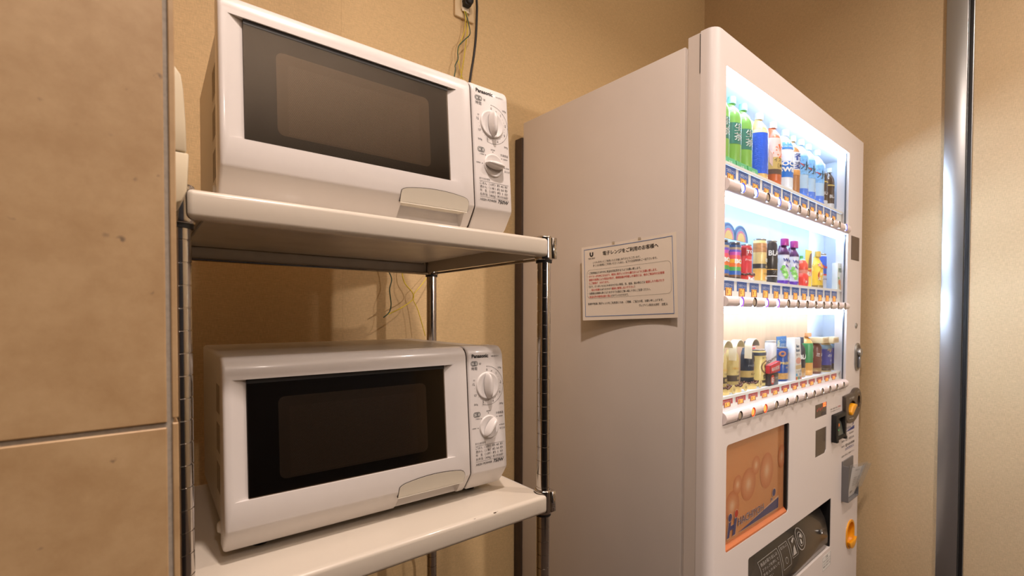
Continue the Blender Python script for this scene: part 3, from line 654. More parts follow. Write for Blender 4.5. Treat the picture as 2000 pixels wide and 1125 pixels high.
for i, (x, z, r) in enumerate(((0.0738, 0.752, 0.0240), (0.1285, 0.683, 0.0385), (0.157, 0.730, 0.0245), (0.2195, 0.7175, 0.0430), (0.2640, 0.7590, 0.0250), (0.3330, 0.7300, 0.0500), (0.4350, 0.7510, 0.0340))):
    o = bub0 if i == 0 else bub0.copy()
    if i: C.objects.link(o); o.parent = po
    o.location = (x, 0.0104 - 0.00012 * i, z); o.scale = (r if r < 0.05 else r * 0.86, 1, r)
o.scale = (0.0255, 1, 0.034)
me = bub0.data.copy(); bub0.data = me        # the first one is cut by the panel edge
for v in me.vertices: v.co.x = max(v.co.x, 0.02)
def firm_logo(b, x, z, s, fn, outline=None):
    """letter H made of two little figures, the word beside it and a rising wedge with two dots"""
    f = lambda e: (lambda p, q: fn(x + p * s, z + q * s, e))
    H = [(0, 0), (0.012, 0), (0.0165, 0.0165), (0.0335, 0.0165), (0.029, 0), (0.044, 0), (0.0545, 0.0405), (0.0405, 0.0405), (0.0370, 0.0275), (0.0195, 0.0275), (0.0225, 0.0385), (0.0095, 0.0385)]
    if outline:
        cx, cz = 0.027, 0.02
        g = lambda P, k: [(cx + (p - cx) * k, cz + (q - cz) * k) for p, q in P]
        b.flat(g(H, 1.09), f(0.0002), outline)
        b.flat(circ(0.0165, 0.0495, 0.0113, 18), f(0.0002), outline); b.flat(circ(0.0505, 0.0510, 0.0113, 18), f(0.0002), outline)
        b.flat([(0.0585, -0.0028), (0.3150, -0.0030), (0.3165, 0.0345)], f(0.0002), outline)
        b.flat(circ(0.283, 0.0495, 0.0125, 18), f(0.0002), outline); b.flat(circ(0.268, 0.0335, 0.0060, 14), f(0.0002), outline)
        b.text('HACHIYOH', (0.0602, 0.0165), f(0.0003), outline, size=0.030, width=0.1545, bold=0.045, sy=0.95)
    b.flat(H, f(0.0004), M_navy)
    b.flat(circ(0.0165, 0.0495, 0.0098, 18), f(0.0004), M_navy); b.flat(circ(0.0505, 0.0510, 0.0098, 18), f(0.0004), M_inkr)
    b.text('HACHIYOH', (0.0605, 0.0168), f(0.0006), M_navy, size=0.030, width=0.153, sy=0.95)
    b.flat([(0.0615, -0.0015), (0.3125, -0.0015), (0.3140, 0.0285)], f(0.0004), M_navy)
    b.flat(circ(0.283, 0.0495, 0.0108, 18), f(0.0004), M_navy); b.flat(circ(0.268, 0.0335, 0.0047, 14), f(0.0004), M_navy)
M_out = mat('print_pale_outline', (238, 206, 178), 0.5, vary=(60, 0.01))
b = MB(); firm_logo(b, 0.0985, 0.6075, 1.0, lambda p, q, e: (p, 0.0088 - e, q), M_out); b.build('firm_emblem', po)
b = MB(); b.box((0.0738, 0.0050, 0.5990), (0.4624, 0.0062, 0.8476), clear('poster_cover', (248, 246, 244), 0.03, 1.3)); b.build('clear_cover', po)
# delivery chute
M_flap = mat('smoked_flap', (50, 47, 44), 0.25, coat=0.35, vary=((6, 6, 12), 0.12)); M_chin = mat('chute_black', (14, 13, 12), 0.6, vary=(30, 0.2))
b = MB(); b.box((0.192, 0.128, 0.337), (0.858, 0.136, 0.527), M_chin); b.box((0.192, 0.039, 0.337), (0.858, 0.130, 0.340), M_chin); b.box((0.192, 0.039, 0.523), (0.858, 0.130, 0.527), M_chin)
b.box((0.192, 0.039, 0.340), (0.195, 0.130, 0.523), M_chin); b.box((0.855, 0.039, 0.340), (0.858, 0.130, 0.523), M_chin); 
b.box((0.8405, 0.0012, 0.3575), (0.8443, 0.0395, 0.5283), M_chin); b.box((0.2007, 0.0012, 0.3575), (0.2040, 0.0395, 0.5283), M_chin); b.box((0.2040, 0.0012, 0.5262), (0.8405, 0.0395, 0.5283), M_chin)
ch = b.build('delivery_chute', vm)
FL = [(0.066, 0.5200), (0.044, 0.5080), (0.025, 0.4880), (0.011, 0.4600), (0.004, 0.4300), (0.0010, 0.4000), (0.0010, 0.3800), (0.004, 0.3640)]
def fd(z):
    for (d0, z0), (d1, z1) in zip(FL, FL[1:]):
        if z1 <= z <= z0: return d0 + (d1 - d0) * (z0 - z) / (z0 - z1)
    return 0.0
b = MB(); b.px(FL + [(0.010, 0.3600), (0.075, 0.3600), (0.075, 0.5200)], 0.2060, 0.8230, M_flap); fl = b.build('flap', ch, bevel=0.0015, seg=2, sharp=40)
M_fprint = mat('flap_print_grey', (168, 164, 158), 0.5, vary=(60, 0.02))
b = MB(); ff = lambda x, z: (x, fd(z) - 0.0012, z)
def frame(x0, x1, z0, z1, t=0.0012):
    for r in (rect(x0, x1, z0, z0 + t), rect(x0, x1, z1 - t, z1), *[rect(xa, xa + t * 1.6, z0 + (z1 - z0) * k / 10, z0 + (z1 - z0) * (k + 1) / 10) for xa in (x0, x1 - t * 1.6) for k in range(10)]): b.flat(r, ff, M_fprint)
ring(b, 0.5950, 0.4560, 0.0285, 0.0315, ff, M_fprint); ring(b, 0.5950, 0.4560, 0.0180, 0.0200, ff, M_fprint)
b.flat([(0.588, 0.443), (0.600, 0.443), (0.600, 0.470), (0.588, 0.466)], ff, M_fprint); b.flat(circ(0.601, 0.464, 0.006, 10), ff, M_fprint)
frame(0.512, 0.556, 0.424, 0.477); b.flat([(0.518, 0.430), (0.546, 0.430), (0.540, 0.456), (0.530, 0.450)], ff, M_fprint); b.flat([(0.530, 0.462), (0.552, 0.470), (0.546, 0.474), (0.528, 0.468)], ff, M_fprint)
frame(0.440, 0.500, 0.412, 0.477); frame(0.300, 0.430, 0.398, 0.477)
b.text('取り出し口', (0.448, 0.466), ff, M_fprint, size=0.008, width=0.044); ring(b, 0.470, 0.4320, 0.008, 0.0095, ff, M_fprint, n=20)
for i, s in enumerate(('商品の取り出しは', 'フラップを押して', '手を入れないで', 'ください')): b.text(s, (0.310, 0.464 - i * 0.013), ff, M_fprint, size=0.009, width=0.110 if i < 3 else 0.06)
b.flat(circ(0.310, 0.4055, 0.0035, 12), ff, M_fprint)
b.build('flap_print', fl)
b = MB(); b.lathe([(0.0085, 0.0), (0.0085, -0.003), (0.006, -0.004), (0.0055, -0.0015), (0.0003, -0.0015)], (0.762, fd(0.432), 0.432), M_alu, n=16, ax='y'); b.build('flap_pivot', fl)
# money display, sensor window, right-hand dark square
M_dpan = mat('display_panel_dark', (54, 42, 38), 0.25, coat=0.3, vary=(60, 0.05)); M_led7 = mat('display_digit_red', (190, 50, 30), 0.4, emit=(255, 60, 30), es=0.55)
M_hot = mat('display_word_orange', (255, 120, 60), 0.4, emit=(255, 86, 36), es=3.0)
b = MB(); b.box((0.6768, 0.0014, 0.8281), (0.7867, 0.0029, 0.8719), M_dpan)
fv = lambda e: (lambda p, q: (p, -e, q)); fdp = lambda p, q: (p, 0.0010, q)
b.flat(rect(0.755, 0.781, 0.8575, 0.8705), fdp, M_hot); b.text('準備中', (0.768, 0.8612), lambda p, q: (p, 0.0007, q), M_dpan, size=0.007, width=0.022, align='c')
for i, s in enumerate('0000'): b.text(s, (0.700 + i * 0.0145, 0.8480 + 0.0035 * (i % 2)), fdp, M_led7, size=0.012, align='c')
b.flat(rect(0.742, 0.780, 0.8300, 0.8410), fdp, mat('display_grey', (74, 68, 68), 0.4, vary=(60, 0.05)))
b.build('money_display', vm)
b = MB(); b.py([(0.6838, 0.6990), (0.776, 0.6990), (0.7862, 0.7093), (0.7862, 0.7877), (0.6838, 0.7877)], 0.0014, 0.0029, mat('sensor_window_brown', (66, 56, 48), 0.3, coat=0.3, vary=(60, 0.04))); b.build('sensor_window', vm)
b = MB(); b.py(rect(1.0240, 1.1200, 1.3715, 1.4595), -0.0012, 0.0012, mat('side_window_brown', (84, 68, 56), 0.35, vary=(60, 0.04))); b.py(rect(1.0270, 1.1170, 1.3745, 1.4565), -0.0016, -0.0011, mat('side_window_inner', (92, 76, 64), 0.4, vary=(60, 0.04)))
b.build('payment_panel', vm, bevel=0.0004, seg=1)
b = MB(); b.lathe([(0.0105, 0.001), (0.0105, -0.002), (0.0085, -0.0032), (0.004, -0.0032), (0.0035, -0.001), (0.0003, -0.001)], (1.0985, 0, 1.1255), M_alu, n=18, ax='y'); b.box((1.0975, -0.0034, 1.1205), (1.0995, -0.0012, 1.1305), M_black); b.build('key_lock', vm)
b = MB(); b.py(rrect(1.0850, 1.1500, 0.9525, 1.0595, 0.0310, 8), -0.004, 0.001, M_alu); b.py(rrect(1.0905, 1.1445, 0.9585, 1.0535, 0.0260, 8), -0.0052, -0.0038, mat('handle_dish_grey', (112, 106, 102), 0.35, 0.6, vary=(60, 0.03)))
b.lathe([(0.0170, -0.003), (0.0165, -0.013), (0.013, -0.0155), (0.0003, -0.0155)], (1.1190, 0, 1.0230), M_alu, n=20, ax='y'); b.box((1.1120, -0.012, 0.965), (1.1260, -0.004, 1.006), M_alu); b.build('lock_handle', vm, bevel=0.0008, seg=2)
# coin unit with yellow return lever
M_coin = mat('coin_unit_dark_bronze', (70, 60, 52), 0.34, coat=0.2, vary=(60, 0.03)); M_yel = mat('yellow_plastic', (240, 166, 24), 0.35, coat=0.2, vary=(40, 0.02))
out = [(0.9490, 0.8725), (1.030, 0.8750), (1.046, 0.8790), (1.060, 0.8865), (1.078, 0.8905), (1.100, 0.8900), (1.122, 0.8810), (1.137, 0.8670), (1.1440, 0.8480), (1.1430, 0.826), (1.134, 0.806), (1.112, 0.7885), (1.082, 0.774), (1.050, 0.7660), (1.012, 0.7655), (0.984, 0.7715), (0.964, 0.7815), (0.9530, 0.795)]
b = MB(); b.py(out, -0.012, 0.001, M_coin); cu_ = b.build('coin_unit', vm, bevel=0.004, seg=3, angle=50)
c1 = MB(); c1.py(circ(1.0245, 0.8230, 0.0430, 24, 0.0265), -0.05, -0.0035, M_chin); c2 = MB(); c2.py(circ(1.1040, 0.8385, 0.0175, 22, 0.0235), -0.05, -0.0015, M_chin)
cut(cu_, [c1.build('c'), c2.build('c')])
b = MB(); b.py([(0.9870, 0.8110), (1.0020, 0.8330), (1.0230, 0.8400), (1.0610, 0.8330), (1.0300, 0.8130), (1.0060, 0.7985), (0.9900, 0.8000)], -0.021, -0.004, M_yel); b.build('return_lever', cu_, bevel=0.004, seg=3)
b = MB(); ring(b, 1.1040, 0.8385, 0.0180, 0.0196, lambda p, q: (p, -0.0126, 0.8385 + (q - 0.8385) * 1.30), mat('gold_ring', (176, 138, 84), 0.4, 0.5, vary=(60, 0.02)), n=28); b.build('slot_ring', cu_)
b = MB(); b.py(circ(1.1040, 0.8385, 0.0172, 20, 0.0230), -0.0022, -0.0012, M_blackg); b.box((1.0995, -0.0030, 0.824), (1.1085, -0.0020, 0.853), M_black); b.build('coin_slot', cu_)
b = MB(); b.text('おつり返却', (0.990, 0.8575), fv(0.0126), M_pwhite, size=0.0085, width=0.052, bold=0.02); b.text('硬貨', (1.084, 0.8740), fv(0.0126), M_fprint, size=0.007, width=0.030)
for i in range(3): b.flat(rect(0.992 + i * 0.017, 1.005 + i * 0.017, 0.7855 - i * 0.0012, 0.7872 - i * 0.0012), fv(0.0126), M_pwhite)
b.build('coin_unit_print', cu_)
# bank-note slot
b = MB(); b.box((0.8345, -0.016, 0.7290), (0.9480, 0.001, 0.8200), M_black); bn = b.build('note_slot', vm, bevel=0.003, seg=2)
c1 = MB(); c1.prism([(0.852, 0.737), (0.934, 0.737), (0.934, 0.812), (0.852, 0.812)], lambda x, z: (x, -0.05, z), lambda x, z: (x * 0.84 + 0.143, -0.0015, z * 0.8 + 0.155), M_black); cut(bn, [c1.build('c')])
b = MB(); b.prism([(0.868, 0.7395), (0.926, 0.7395), (0.926, 0.785), (0.892, 0.797), (0.868, 0.790)], lambda x, z: (x, -0.0125 if z < 0.745 else -0.004, z), lambda x, z: (x, -0.0016, z), mat('note_chute_grey', (86, 92, 84), 0.3, vary=(40, 0.05))); b.build('note_chute', bn)
b = MB(); b.box((0.874, -0.0075, 0.772), (0.900, -0.0045, 0.782), mat('note_lamp_orange', (206, 120, 56), 0.4, emit=(255, 130, 50), es=0.12)); b.lathe([(0.0022, 0.0), (0.0022, -0.0025), (0.0003, -0.003)], (0.880, -0.0072, 0.7620), mat('note_lamp_green', (60, 200, 110), 0.4, emit=(40, 255, 120), es=1.5), n=10, ax='y')
b.build('note_lamps', bn)
for x in (0.8365, 0.930): b = MB(); b.box((x, -0.019, 0.7240), (x + 0.016, 0.0, 0.7330), M_black); b.build('slot_clip', bn, bevel=0.001)
# printing beside the money slots
b = MB(); f2 = fv(0.0005)
b.text('紙幣・硬貨ご利用', (0.8235, 0.8372), f2, M_ink, size=0.006, width=0.070); b.text('千円札', (0.9000, 0.8374), f2, M_inkr, size=0.007, width=0.034, bold=0.02); b.text('使える紙幣をお入れ下さい', (0.8245, 0.8298), f2, M_ink, size=0.0045, width=0.100)
firm_logo(b, 0.9600, 0.7345, 0.44, lambda p, q, e: (p, -0.0005 - e * 0.5, q))
b.text('お客様窓口　株式会社', (0.9520, 0.7200), f2, M_ink, size=0.007, width=0.142)
b.text('管理', (0.9520, 0.7020), f2, M_ink, size=0.008, width=0.030); b.text('HY 18551A', (0.9960, 0.7000), f2, M_ink, size=0.0135, width=0.100)
b.text('連絡先', (0.9500, 0.6840), f2, M_ink, size=0.006, width=0.034); b.text('☎ 0120-425248', (0.9950, 0.6805), f2, M_ink, size=0.0125, width=0.106, bold=0.02)
b.text('24時間受付', (0.9920, 0.6698), f2, M_navy, size=0.007, width=0.104); b.flat(rect(0.992, 1.098, 0.6666, 0.6676), f2, M_navy)
b.text('故障の際はご連絡下さい', (0.9520, 0.6472), f2, M_ink, size=0.007, width=0.150)
b.build('service_print', vm)
# leaflet holder and the leaflet in its clear sleeve
M_hold = mat('holder_grey', (108, 106, 106), 0.4, vary=(60, 0.03))
b = MB(); b.box((0.9560, -0.0040, 0.4875), (1.0815, 0.001, 0.6330), M_hold); b.box((0.9560, -0.0220, 0.4875), (0.9600, -0.003, 0.6180), M_hold); b.box((1.0775, -0.0220, 0.4875), (1.0815, -0.003, 0.5900), M_hold)
b.box((0.9600, -0.0220, 0.4875), (1.0775, -0.0035, 0.4910), M_hold); ho = b.build('leaflet_holder', vm, bevel=0.0008, seg=1)
lf = thing('leaflet', 'white printed leaflet in a clear sleeve, in the grey holder on the vending machine', 'leaflet', V(0.967, -0.008, 0.4915), DV)
def lff(e): return lambda x, z: (x, -0.0022 - e - 0.028 * (max(0, z) / 0.135) * (x / 0.1) - 0.010 * z / 0.135, z)
def sheet(mb, x0, x1, z0, z1, fn, m, nx=6, nz=6):
    vs = [fn(x0 + (x1 - x0) * i / nx, z0 + (z1 - z0) * j / nz) for j in range(nz + 1) for i in range(nx + 1)]
    mb.add(vs, [(j * (nx + 1) + i, j * (nx + 1) + i + 1, (j + 1) * (nx + 1) + i + 1, (j + 1) * (nx + 1) + i) for j in range(nz) for i in range(nx)], m)
M_paper = mat('paper_white', (232, 228, 222), 0.7, vary=(40, 0.01))
b = MB(); sheet(b, 0.022, 0.100, 0.002, 0.118, lff(0), M_paper); b.build('paper', lf)
b = MB()
b.text('お知らせ', (0.058, 0.103), lff(0.0006), M_ink, size=0.007, align='c')
for i in range(5): b.text('自動販売機のご利用案内', (0.045, 0.074 - i * 0.0075), lff(0.0006), M_ink, size=0.005, width=0.048)
b.text('ﾊﾁﾖｰ', (0.036, 0.016), lff(0.0006), M_inkb, size=0.014, bold=0.03, shear=0.3); b.build('leaflet_print', lf)
b = MB(); sheet(b, 0.002, 0.109, 0.0005, 0.132, lff(0.002), M_film); sheet(b, 0.080, 0.117, 0.030, 0.126, lambda x, z: (x, lff(0.002)(x, z)[1] - 0.3 * max(0, x - 0.09), z), M_film); b.build('clear_sleeve', lf)
# coin return cup
b = MB(); P = rrect(1.0192, 1.1138, 0.2835, 0.3871, 0.0436, 8); n = len(P); cx, cz = 1.0665, 0.3353
q = lambda k, d: [(cx + (x - cx) * k, d, cz + (z - cz) * k) for x, z in P]
R0, R1, R2, R3 = q(1.03, -0.0035), q(0.88, -0.0035), q(0.80, 0.026), q(1.03, 0.0005)
b.add(R3 + R0 + R1 + R2, [(k * n + i, k * n + (i + 1) % n, (k + 1) * n + (i + 1) % n, (k + 1) * n + i) for k in range(3) for i in range(n)] + [tuple(range(3 * n, 4 * n))], M_yel); cup = b.build('coin_return_cup', vm, sharp=50)
b = MB(); lo = [(x, z) for x, z in P if z < 0.318]; lo = sorted(lo); 
b.py([(1.0222, 0.3180)] + [(1.0222 + 0.0886 * i / 8, 0.3180 - 0.0325 * math.sin(PI * (i + 0.0) / 8) ** 0.6) for i in range(1, 8)] + [(1.1108, 0.3180), (1.0900, 0.3120), (1.0430, 0.3120)], -0.0130, -0.0020, M_yel); b.build('cup_lip', cup, bevel=0.002, seg=2)
# caution sticker
b = MB(); b.py(rect(0.7670, 0.8490, 0.2930, 0.3420), -0.0004, 0.0002, M_pwhite)
for r in (rect(0.7685, 0.8475, 0.2940, 0.2947), rect(0.7685, 0.8475, 0.3403, 0.3410), rect(0.7685, 0.7697, 0.2940, 0.3410), rect(0.8463, 0.8475, 0.2940, 0.3410)): b.flat(r, fv(0.0007), M_ink)
b.text('ご注意', (0.808, 0.3310), fv(0.0007), M_inkb, size=0.008, align='c', bold=0.03)
for i, s in enumerate(('手を入れないで', 'ください危険です', '取出口')): b.text(s, (0.7740, 0.3215 - i * 0.0095), fv(0.0007), M_ink, size=0.007, width=0.068)
b.build('caution_sticker', vm)

# ------------------------------------------------------------------ notice hung on the vending machine's side
NW, NH = 0.288, 0.205
def npos(s, t, e=0.0):      # s 0..1 left to right as read, t 0..1 top to bottom; offset from the side wall
    d0 = 0.383 - 0.0135 * t; x = d0 - NW * s; z = 1.3585 - 0.0055 * t + 0.0150 * s * 0 + 0.0205 * (0.5 * s) - NH * t
    off = 0.0020 + 0.030 * (1 - s) ** 2 * (0.75 + 0.25 * t) + 0.010 * (s ** 3) * t
    return (-off - e, x, z)
no = thing('notice_sheet', 'laminated printed notice taped to the side of the vending machine, curling away at one end', 'notice', V(0, 0, 0), DV)
no['label'] = 'laminated notice with black and red print taped to the vending machine side'
M_lam = mat('laminated_paper', (236, 226, 212), 0.32, coat=0.35, vary=(30, 0.008))
b = MB(); nx, ny = 20, 10; vs = []
for e in (0.0, -0.0004):
    vs += [npos(i / nx, j / ny, e) for j in range(ny + 1) for i in range(nx + 1)]
N1 = (nx + 1) * (ny + 1); fs = []
for j in range(ny):
    for i in range(nx):
        k = j * (nx + 1) + i; fs.append((k, k + 1, k + nx + 2, k + nx + 1)); fs.append(tuple(N1 + q_ for q_ in (k, k + nx + 1, k + nx + 2, k + 1)))
b.add(vs, fs, M_lam); b.build('sheet', no, sharp=80)
fnn = lambda e: (lambda x, z: npos(x / NW, z / NH, e))          # x from the left, z downwards (metres)
fnt = lambda e: (lambda x, z: npos(x / NW, -z / NH, e))
def nline(b, x0, x1, z0, z1, m):
    k = 16; hz = abs(x1 - x0) > abs(z1 - z0)
    vs = []
    for i in range(k + 1):
        t = i / k
        if hz: vs += [fnn(0.0006)(x0 + (x1 - x0) * t, z0), fnn(0.0006)(x0 + (x1 - x0) * t, z1)]
        else: vs += [fnn(0.0006)(x0, z0 + (z1 - z0) * t), fnn(0.0006)(x1, z0 + (z1 - z0) * t)]
    b.add(vs, [(2 * i, 2 * i + 1, 2 * i + 3, 2 * i + 2) for i in range(k)], m)
b = MB()
for a in ((0.0085, NW - 0.010, 0.0075, 0.0089), (0.0085, NW - 0.010, NH - 0.0112, NH - 0.0098), (0.0085, 0.0099, 0.0075, NH - 0.0098), (NW - 0.0114, NW - 0.010, 0.0075, NH - 0.0098)): nline(b, *a, M_inkblue)
b.build('blue_border', no)
b = MB(); P = rrect(0.0165, NW - 0.0160, 0.066, 0.146, 0.011); Q = rrect(0.0169, NW - 0.0164, 0.0664, 0.1456, 0.0107); n = len(P)
def dens(P):
    out_ = []
    for i in range(len(P)):
        a_, c_ = P[i], P[(i + 1) % len(P)]
        for k in range(6): out_.append((a_[0] + (c_[0] - a_[0]) * k / 6, a_[1] + (c_[1] - a_[1]) * k / 6))
    return out_
P, Q = dens(P), dens(Q); n = len(P)
b.add([fnn(0.0006)(*p) for p in P + Q], [(i, (i + 1) % n, n + (i + 1) % n, n + i) for i in range(n)], M_ink)
T = lambda s, x, z, w, m=M_inkb, bold=0.012, size=0.0068: b.text(s, (x, -z), fnt(0.0006), m, size=size, width=w, bold=bold)
T('電子レンジをご利用のお客様へ', 0.0700, 0.0290, 0.168, bold=0.03, size=0.0125)
T('VIA INN', 0.0220, 0.0365, 0.0220, size=0.0062)
b.text('U', (0.0330, -0.0285), fnt(0.0006), M_inkb, size=0.0150, width=0.0120, align='c', bold=0.07)
T('いつもきれいにご利用いただき誠にありがとうございます。', 0.0370, 0.0490, 0.148, bold=0.004); T('多くのお客様にご利用いただくために、以下の注意事項をご一読下さいませ。', 0.0370, 0.0575, 0.197, bold=0.004)
zz = 0.0775; st_ = 0.0094
T('・ご利用後はすみやかに食品を回収頂きますようお願い致します。', 0.0195, zz, 0.166)
T('・タイマーがOFFになるまで、絶対に電子レンジから離れないようにお願い致します。', 0.0195, zz + st_, 0.213, M_inkr, 0.02)
T('過度の加熱により食品が焦げ、煙感知器が作動した場合には、他のご宿泊中のお客様', 0.0230, zz + 2 * st_, 0.230, M_inkr, 0.02)
T('にご迷惑が　かかります。', 0.0230, zz + 3 * st_, 0.064, M_inkr, 0.02)
T('（玉子、さつまいもなどの水分の少ない野菜、缶、金属、飲み物などは', 0.0215, zz + 4 * st_, 0.175); T('破裂したり焦げたり', 0.1985, zz + 4 * st_, 0.0530, M_inkr, 0.02)
T('、発火の危険', 0.0250, zz + 5 * st_, 0.031, M_inkr, 0.02); T('もありますので', 0.0570, zz + 5 * st_, 0.037); T('絶対に使用しないで下さい', 0.0950, zz + 5 * st_, 0.068, M_inkr, 0.02); T('）', 0.1640, zz + 5 * st_, 0.0020)
T('・加熱後は容器も熱くなりますので火傷など無い様に十分にご注意ください。', 0.0195, zz + 6 * st_, 0.192)
T('・食品以外の使用は固く禁止', 0.0195, zz + 7 * st_, 0.072, M_inkr, 0.02); T('させていただきます。', 0.0925, zz + 7 * st_, 0.053)
T('皆様が快適に電子レンジをご利用頂くため、ご理解、ご協力の程、お願い申し上げます。', 0.0185, 0.1625, 0.229); T('ヴィアイン東京大井町　支配人', 0.1760, 0.1735, 0.084)
b.build('notice_print', no)
b = MB()
for s in (0.36, 0.64): b.box(*[tuple(npos(s + a, 0.0 + c, e)[i] for i in range(3)) for a, c, e in ((0.016, 0.024, 0.0007), (-0.016, -0.016, 0.0003))], clear('tape_clear', (240, 236, 226), 0.3, 1.4, 0.15))
b.build('tape', no)

# ------------------------------------------------------------------ sample bottles, cans and cartons in the display
ZS = (1.5392, 1.2552, 0.9592)
def shell(mb, a, d, prof, ms, n=16, full=False):
    """half-round display dummy: flat closed back, bulging front; prof = (z, scale)"""
    vs = []; fs = []; mm = []
    for z, s in prof:
        for i in range(n + 1):
            th = -PI / 2 + PI * i / n
            vs.append((a * s * math.sin(th), -d * s * math.cos(th), z))
        if full: vs += [(a * s * math.sin(PI / 2 + PI * i / n), -d * s * math.cos(PI / 2 + PI * i / n), z) for i in range(1, n)]
    k = len(vs) // len(prof); o = len(mb.v); mb.v += vs
    for j in range(len(prof) - 1):
        mi = mb.mi(ms[j] if isinstance(ms, list) else ms)
        for i in range(k): mb.f.append((o + j * k + i, o + j * k + (i + 1) % k, o + (j + 1) * k + (i + 1) % k, o + (j + 1) * k + i)); mb.m.append(mi)
    mb.f.append(tuple(o + i for i in range(k))[::-1]); mb.m.append(mb.mi(ms[0] if isinstance(ms, list) else ms))
    mb.f.append(tuple(o + (len(prof) - 1) * k + i for i in range(k))); mb.m.append(mb.mi(ms[-1] if isinstance(ms, list) else ms))
PET = [(0.0, .90), (.02, 1), (.10, 1), (.11, .97), (.13, 1), (.70, 1), (.755, .95), (.81, .80), (.86, .58), (.895, .42), (.915, .40)]
SQPET = PET
CAN = [(0.0, .86), (.025, 1), (.925, 1), (.965, .90), (.97, .93), (1.0, .93)]
SLIM = CAN
BCAN = [(0.0, .90), (.02, 1), (.68, 1), (.74, .93), (.80, .76), (.84, .62), (.86, .60)]
def at(prof, z, h):
    f_ = z / h
    for (z0, s0), (z1, s1) in zip(prof, prof[1:]):
        if z0 <= f_ <= z1: return s0 + (s1 - s0) * (f_ - z0) / (z1 - z0 + 1e-9)
    return prof[-1][1]
def wrap(a, d, prof, h, e=0.0008, th0=0.0, tilt=0.0):
    def fn(u, z):
        s = at(prof, z, h); th = th0 + u / (0.72 * a)
        return ((a * s + e) * math.sin(th), -(d * s + e) * math.cos(th), z + u * tilt)
    return fn
def band(mb, a, d, prof, h, z0, z1, m, e=0.0004):
    zs = sorted({z0, z1} | {p[0] * h for p in prof if z0 < p[0] * h < z1})
    shell(mb, a + e, d + e, [(z, at(prof, z, h) ) for z in zs], m)
P_ = lambda n, c, r=0.3, **k: mat(n, c, r, vary=k.pop('vary', (60, 0.02)), **k)
M_capw = P_('cap_white', (238, 240, 240)); M_capg = P_('cap_green', (150, 214, 190)); M_silv = mat('can_rim_silver', (206, 206, 204), 0.25, 0.7, vary=(60, 0.02))
def item(name, label, cat, x, row, a, d, h, prof, body, cap=None, labels=(), texts=(), capr=0.40, dd=0.062, group=None, rim=True, capname='cap'):
    if row == 0: dd = 0.066
    t = thing(name, label, cat, V(x, dd, ZS[row]), DV, group)
    mb = MB(); pr = [(z * h, s) for z, s in prof]
    if isinstance(body, (list, tuple)): mats = list(body)
    else: mats = [body] * (len(pr) - 1)
    if prof is CAN and rim: mats[-1] = M_silv; mats[-2] = M_silv
    shell(mb, a, d, pr, mats); mb.build('body', t, sharp=50)
    for nm, z0, z1, m in labels:
        mb = MB(); band(mb, a, d, prof, h, z0 * h, z1 * h, m, 0.0004 if nm == 'label' else 0.0007); mb.build(nm, t, sharp=50)
    if texts:
        mb = MB()
        for s, u, z, size, m, kw in texts:
            kw = dict(kw); th = kw.pop('th', 0.0); fn = wrap(a, d, prof, h, 0.0014, th, kw.pop('tilt', 0.0))
            mb.text(s, (u, z * h), fn, m, size=size, align=kw.pop('align', 'c'), **kw)
        mb.build('label_print', t)
    if cap:
        mb = MB(); z0 = prof[-1][0] * h; R = a * capr
        mb.lathe([(R * 0.98, z0 - 0.001), (R, z0 + 0.002), (R, h - 0.003), (R * 0.94, h)], (0, -R * 0.55, 0), cap, n=18, sy=0.55 if capr > 0.5 else 0.8); mb.build(capname, t, sharp=45)
    return t
def card(name, label, x, d, z, poly, m, texts=(), th=0.0014, group=None, rz=0.0, extra=None):
    t = thing(name, label, 'card', V(x, d, z), DV + rz, group); mb = MB(); mb.py(poly, 0.0, th, m); mb.build('board', t, bevel=0.0002, seg=1)
    mb = MB(); fn = lambda p, q: (p, -0.0005, q); f0 = lambda p, q: (p, -0.0003, q)
    if extra: extra(mb, f0)
    for s, u, v, size, mm, kw in texts: mb.text(s, (u, v), fn, mm, size=size, align=kw.get('align', 'c'), bold=kw.get('bold', 0.02), width=kw.get('width'))
    if mb.v: mb.build('card_print', t)
    return t
G1, G2, G3 = P_('tea_liquid_green', (132, 186, 84)), P_('tea_label_dark_green', (58, 128, 112)), P_('tea_label_green', (72, 166, 96))
GP = P_('plinth_green', (74, 172, 104))
tl = ('green tea bottle hard against the left edge of the top display row', 'green tea bottle with dark green label, second from the left in the top display row', 'green tea bottle with dark green label, beside the blue bottle in the top display row')
for i, x in enumerate((0.136, 0.202, 0.268)):
    t = item('tea_bottle', tl[i], 'bottle', x, 0, 0.0325, 0.031, 0.203, PET, G1, M_capg, (('label', 0.36, 0.63, G2), ('shoulder_label', 0.80, 0.845, P_('tea_shoulder_pale', (196, 224, 168)))),
             (('生茶', 0.004, 0.525, 0.0225, M_pwhite, dict(vertical=True, th=-0.40)),), group='green tea samples')
    mb = MB(); mb.prism([(-0.030, -0.0275), (0.030, -0.0275), (0.030, -0.0005), (-0.030, -0.0005)], lambda p, q: (p, q - 0.012, 0.0), lambda p, q: (p, q - 0.008, 0.024), GP); mb.text('生茶', (0, 0.008), lambda p, q: (p, -0.0400 + q * 0.14, q), M_pwhite, size=0.009, align='c')
    mb.build('base_wedge', t)
item('tea_bottle', 'brown tea bottle with deep blue woven-pattern label in the top display row', 'bottle', 0.371, 0, 0.0325, 0.031, 0.206, PET, P_('tea_liquid_pale_brown', (214, 176, 112)), P_('cap_pale', (228, 222, 214)),
     (('label', 0.14, 0.70, mat('blue_embossed', (24, 92, 214), 0.28, coat=0.3, bump=((140, 140, 260), 0.5, 0.002))), ('shoulder_label', 0.70, 0.745, P_('shoulder_cream', (226, 208, 160)))))
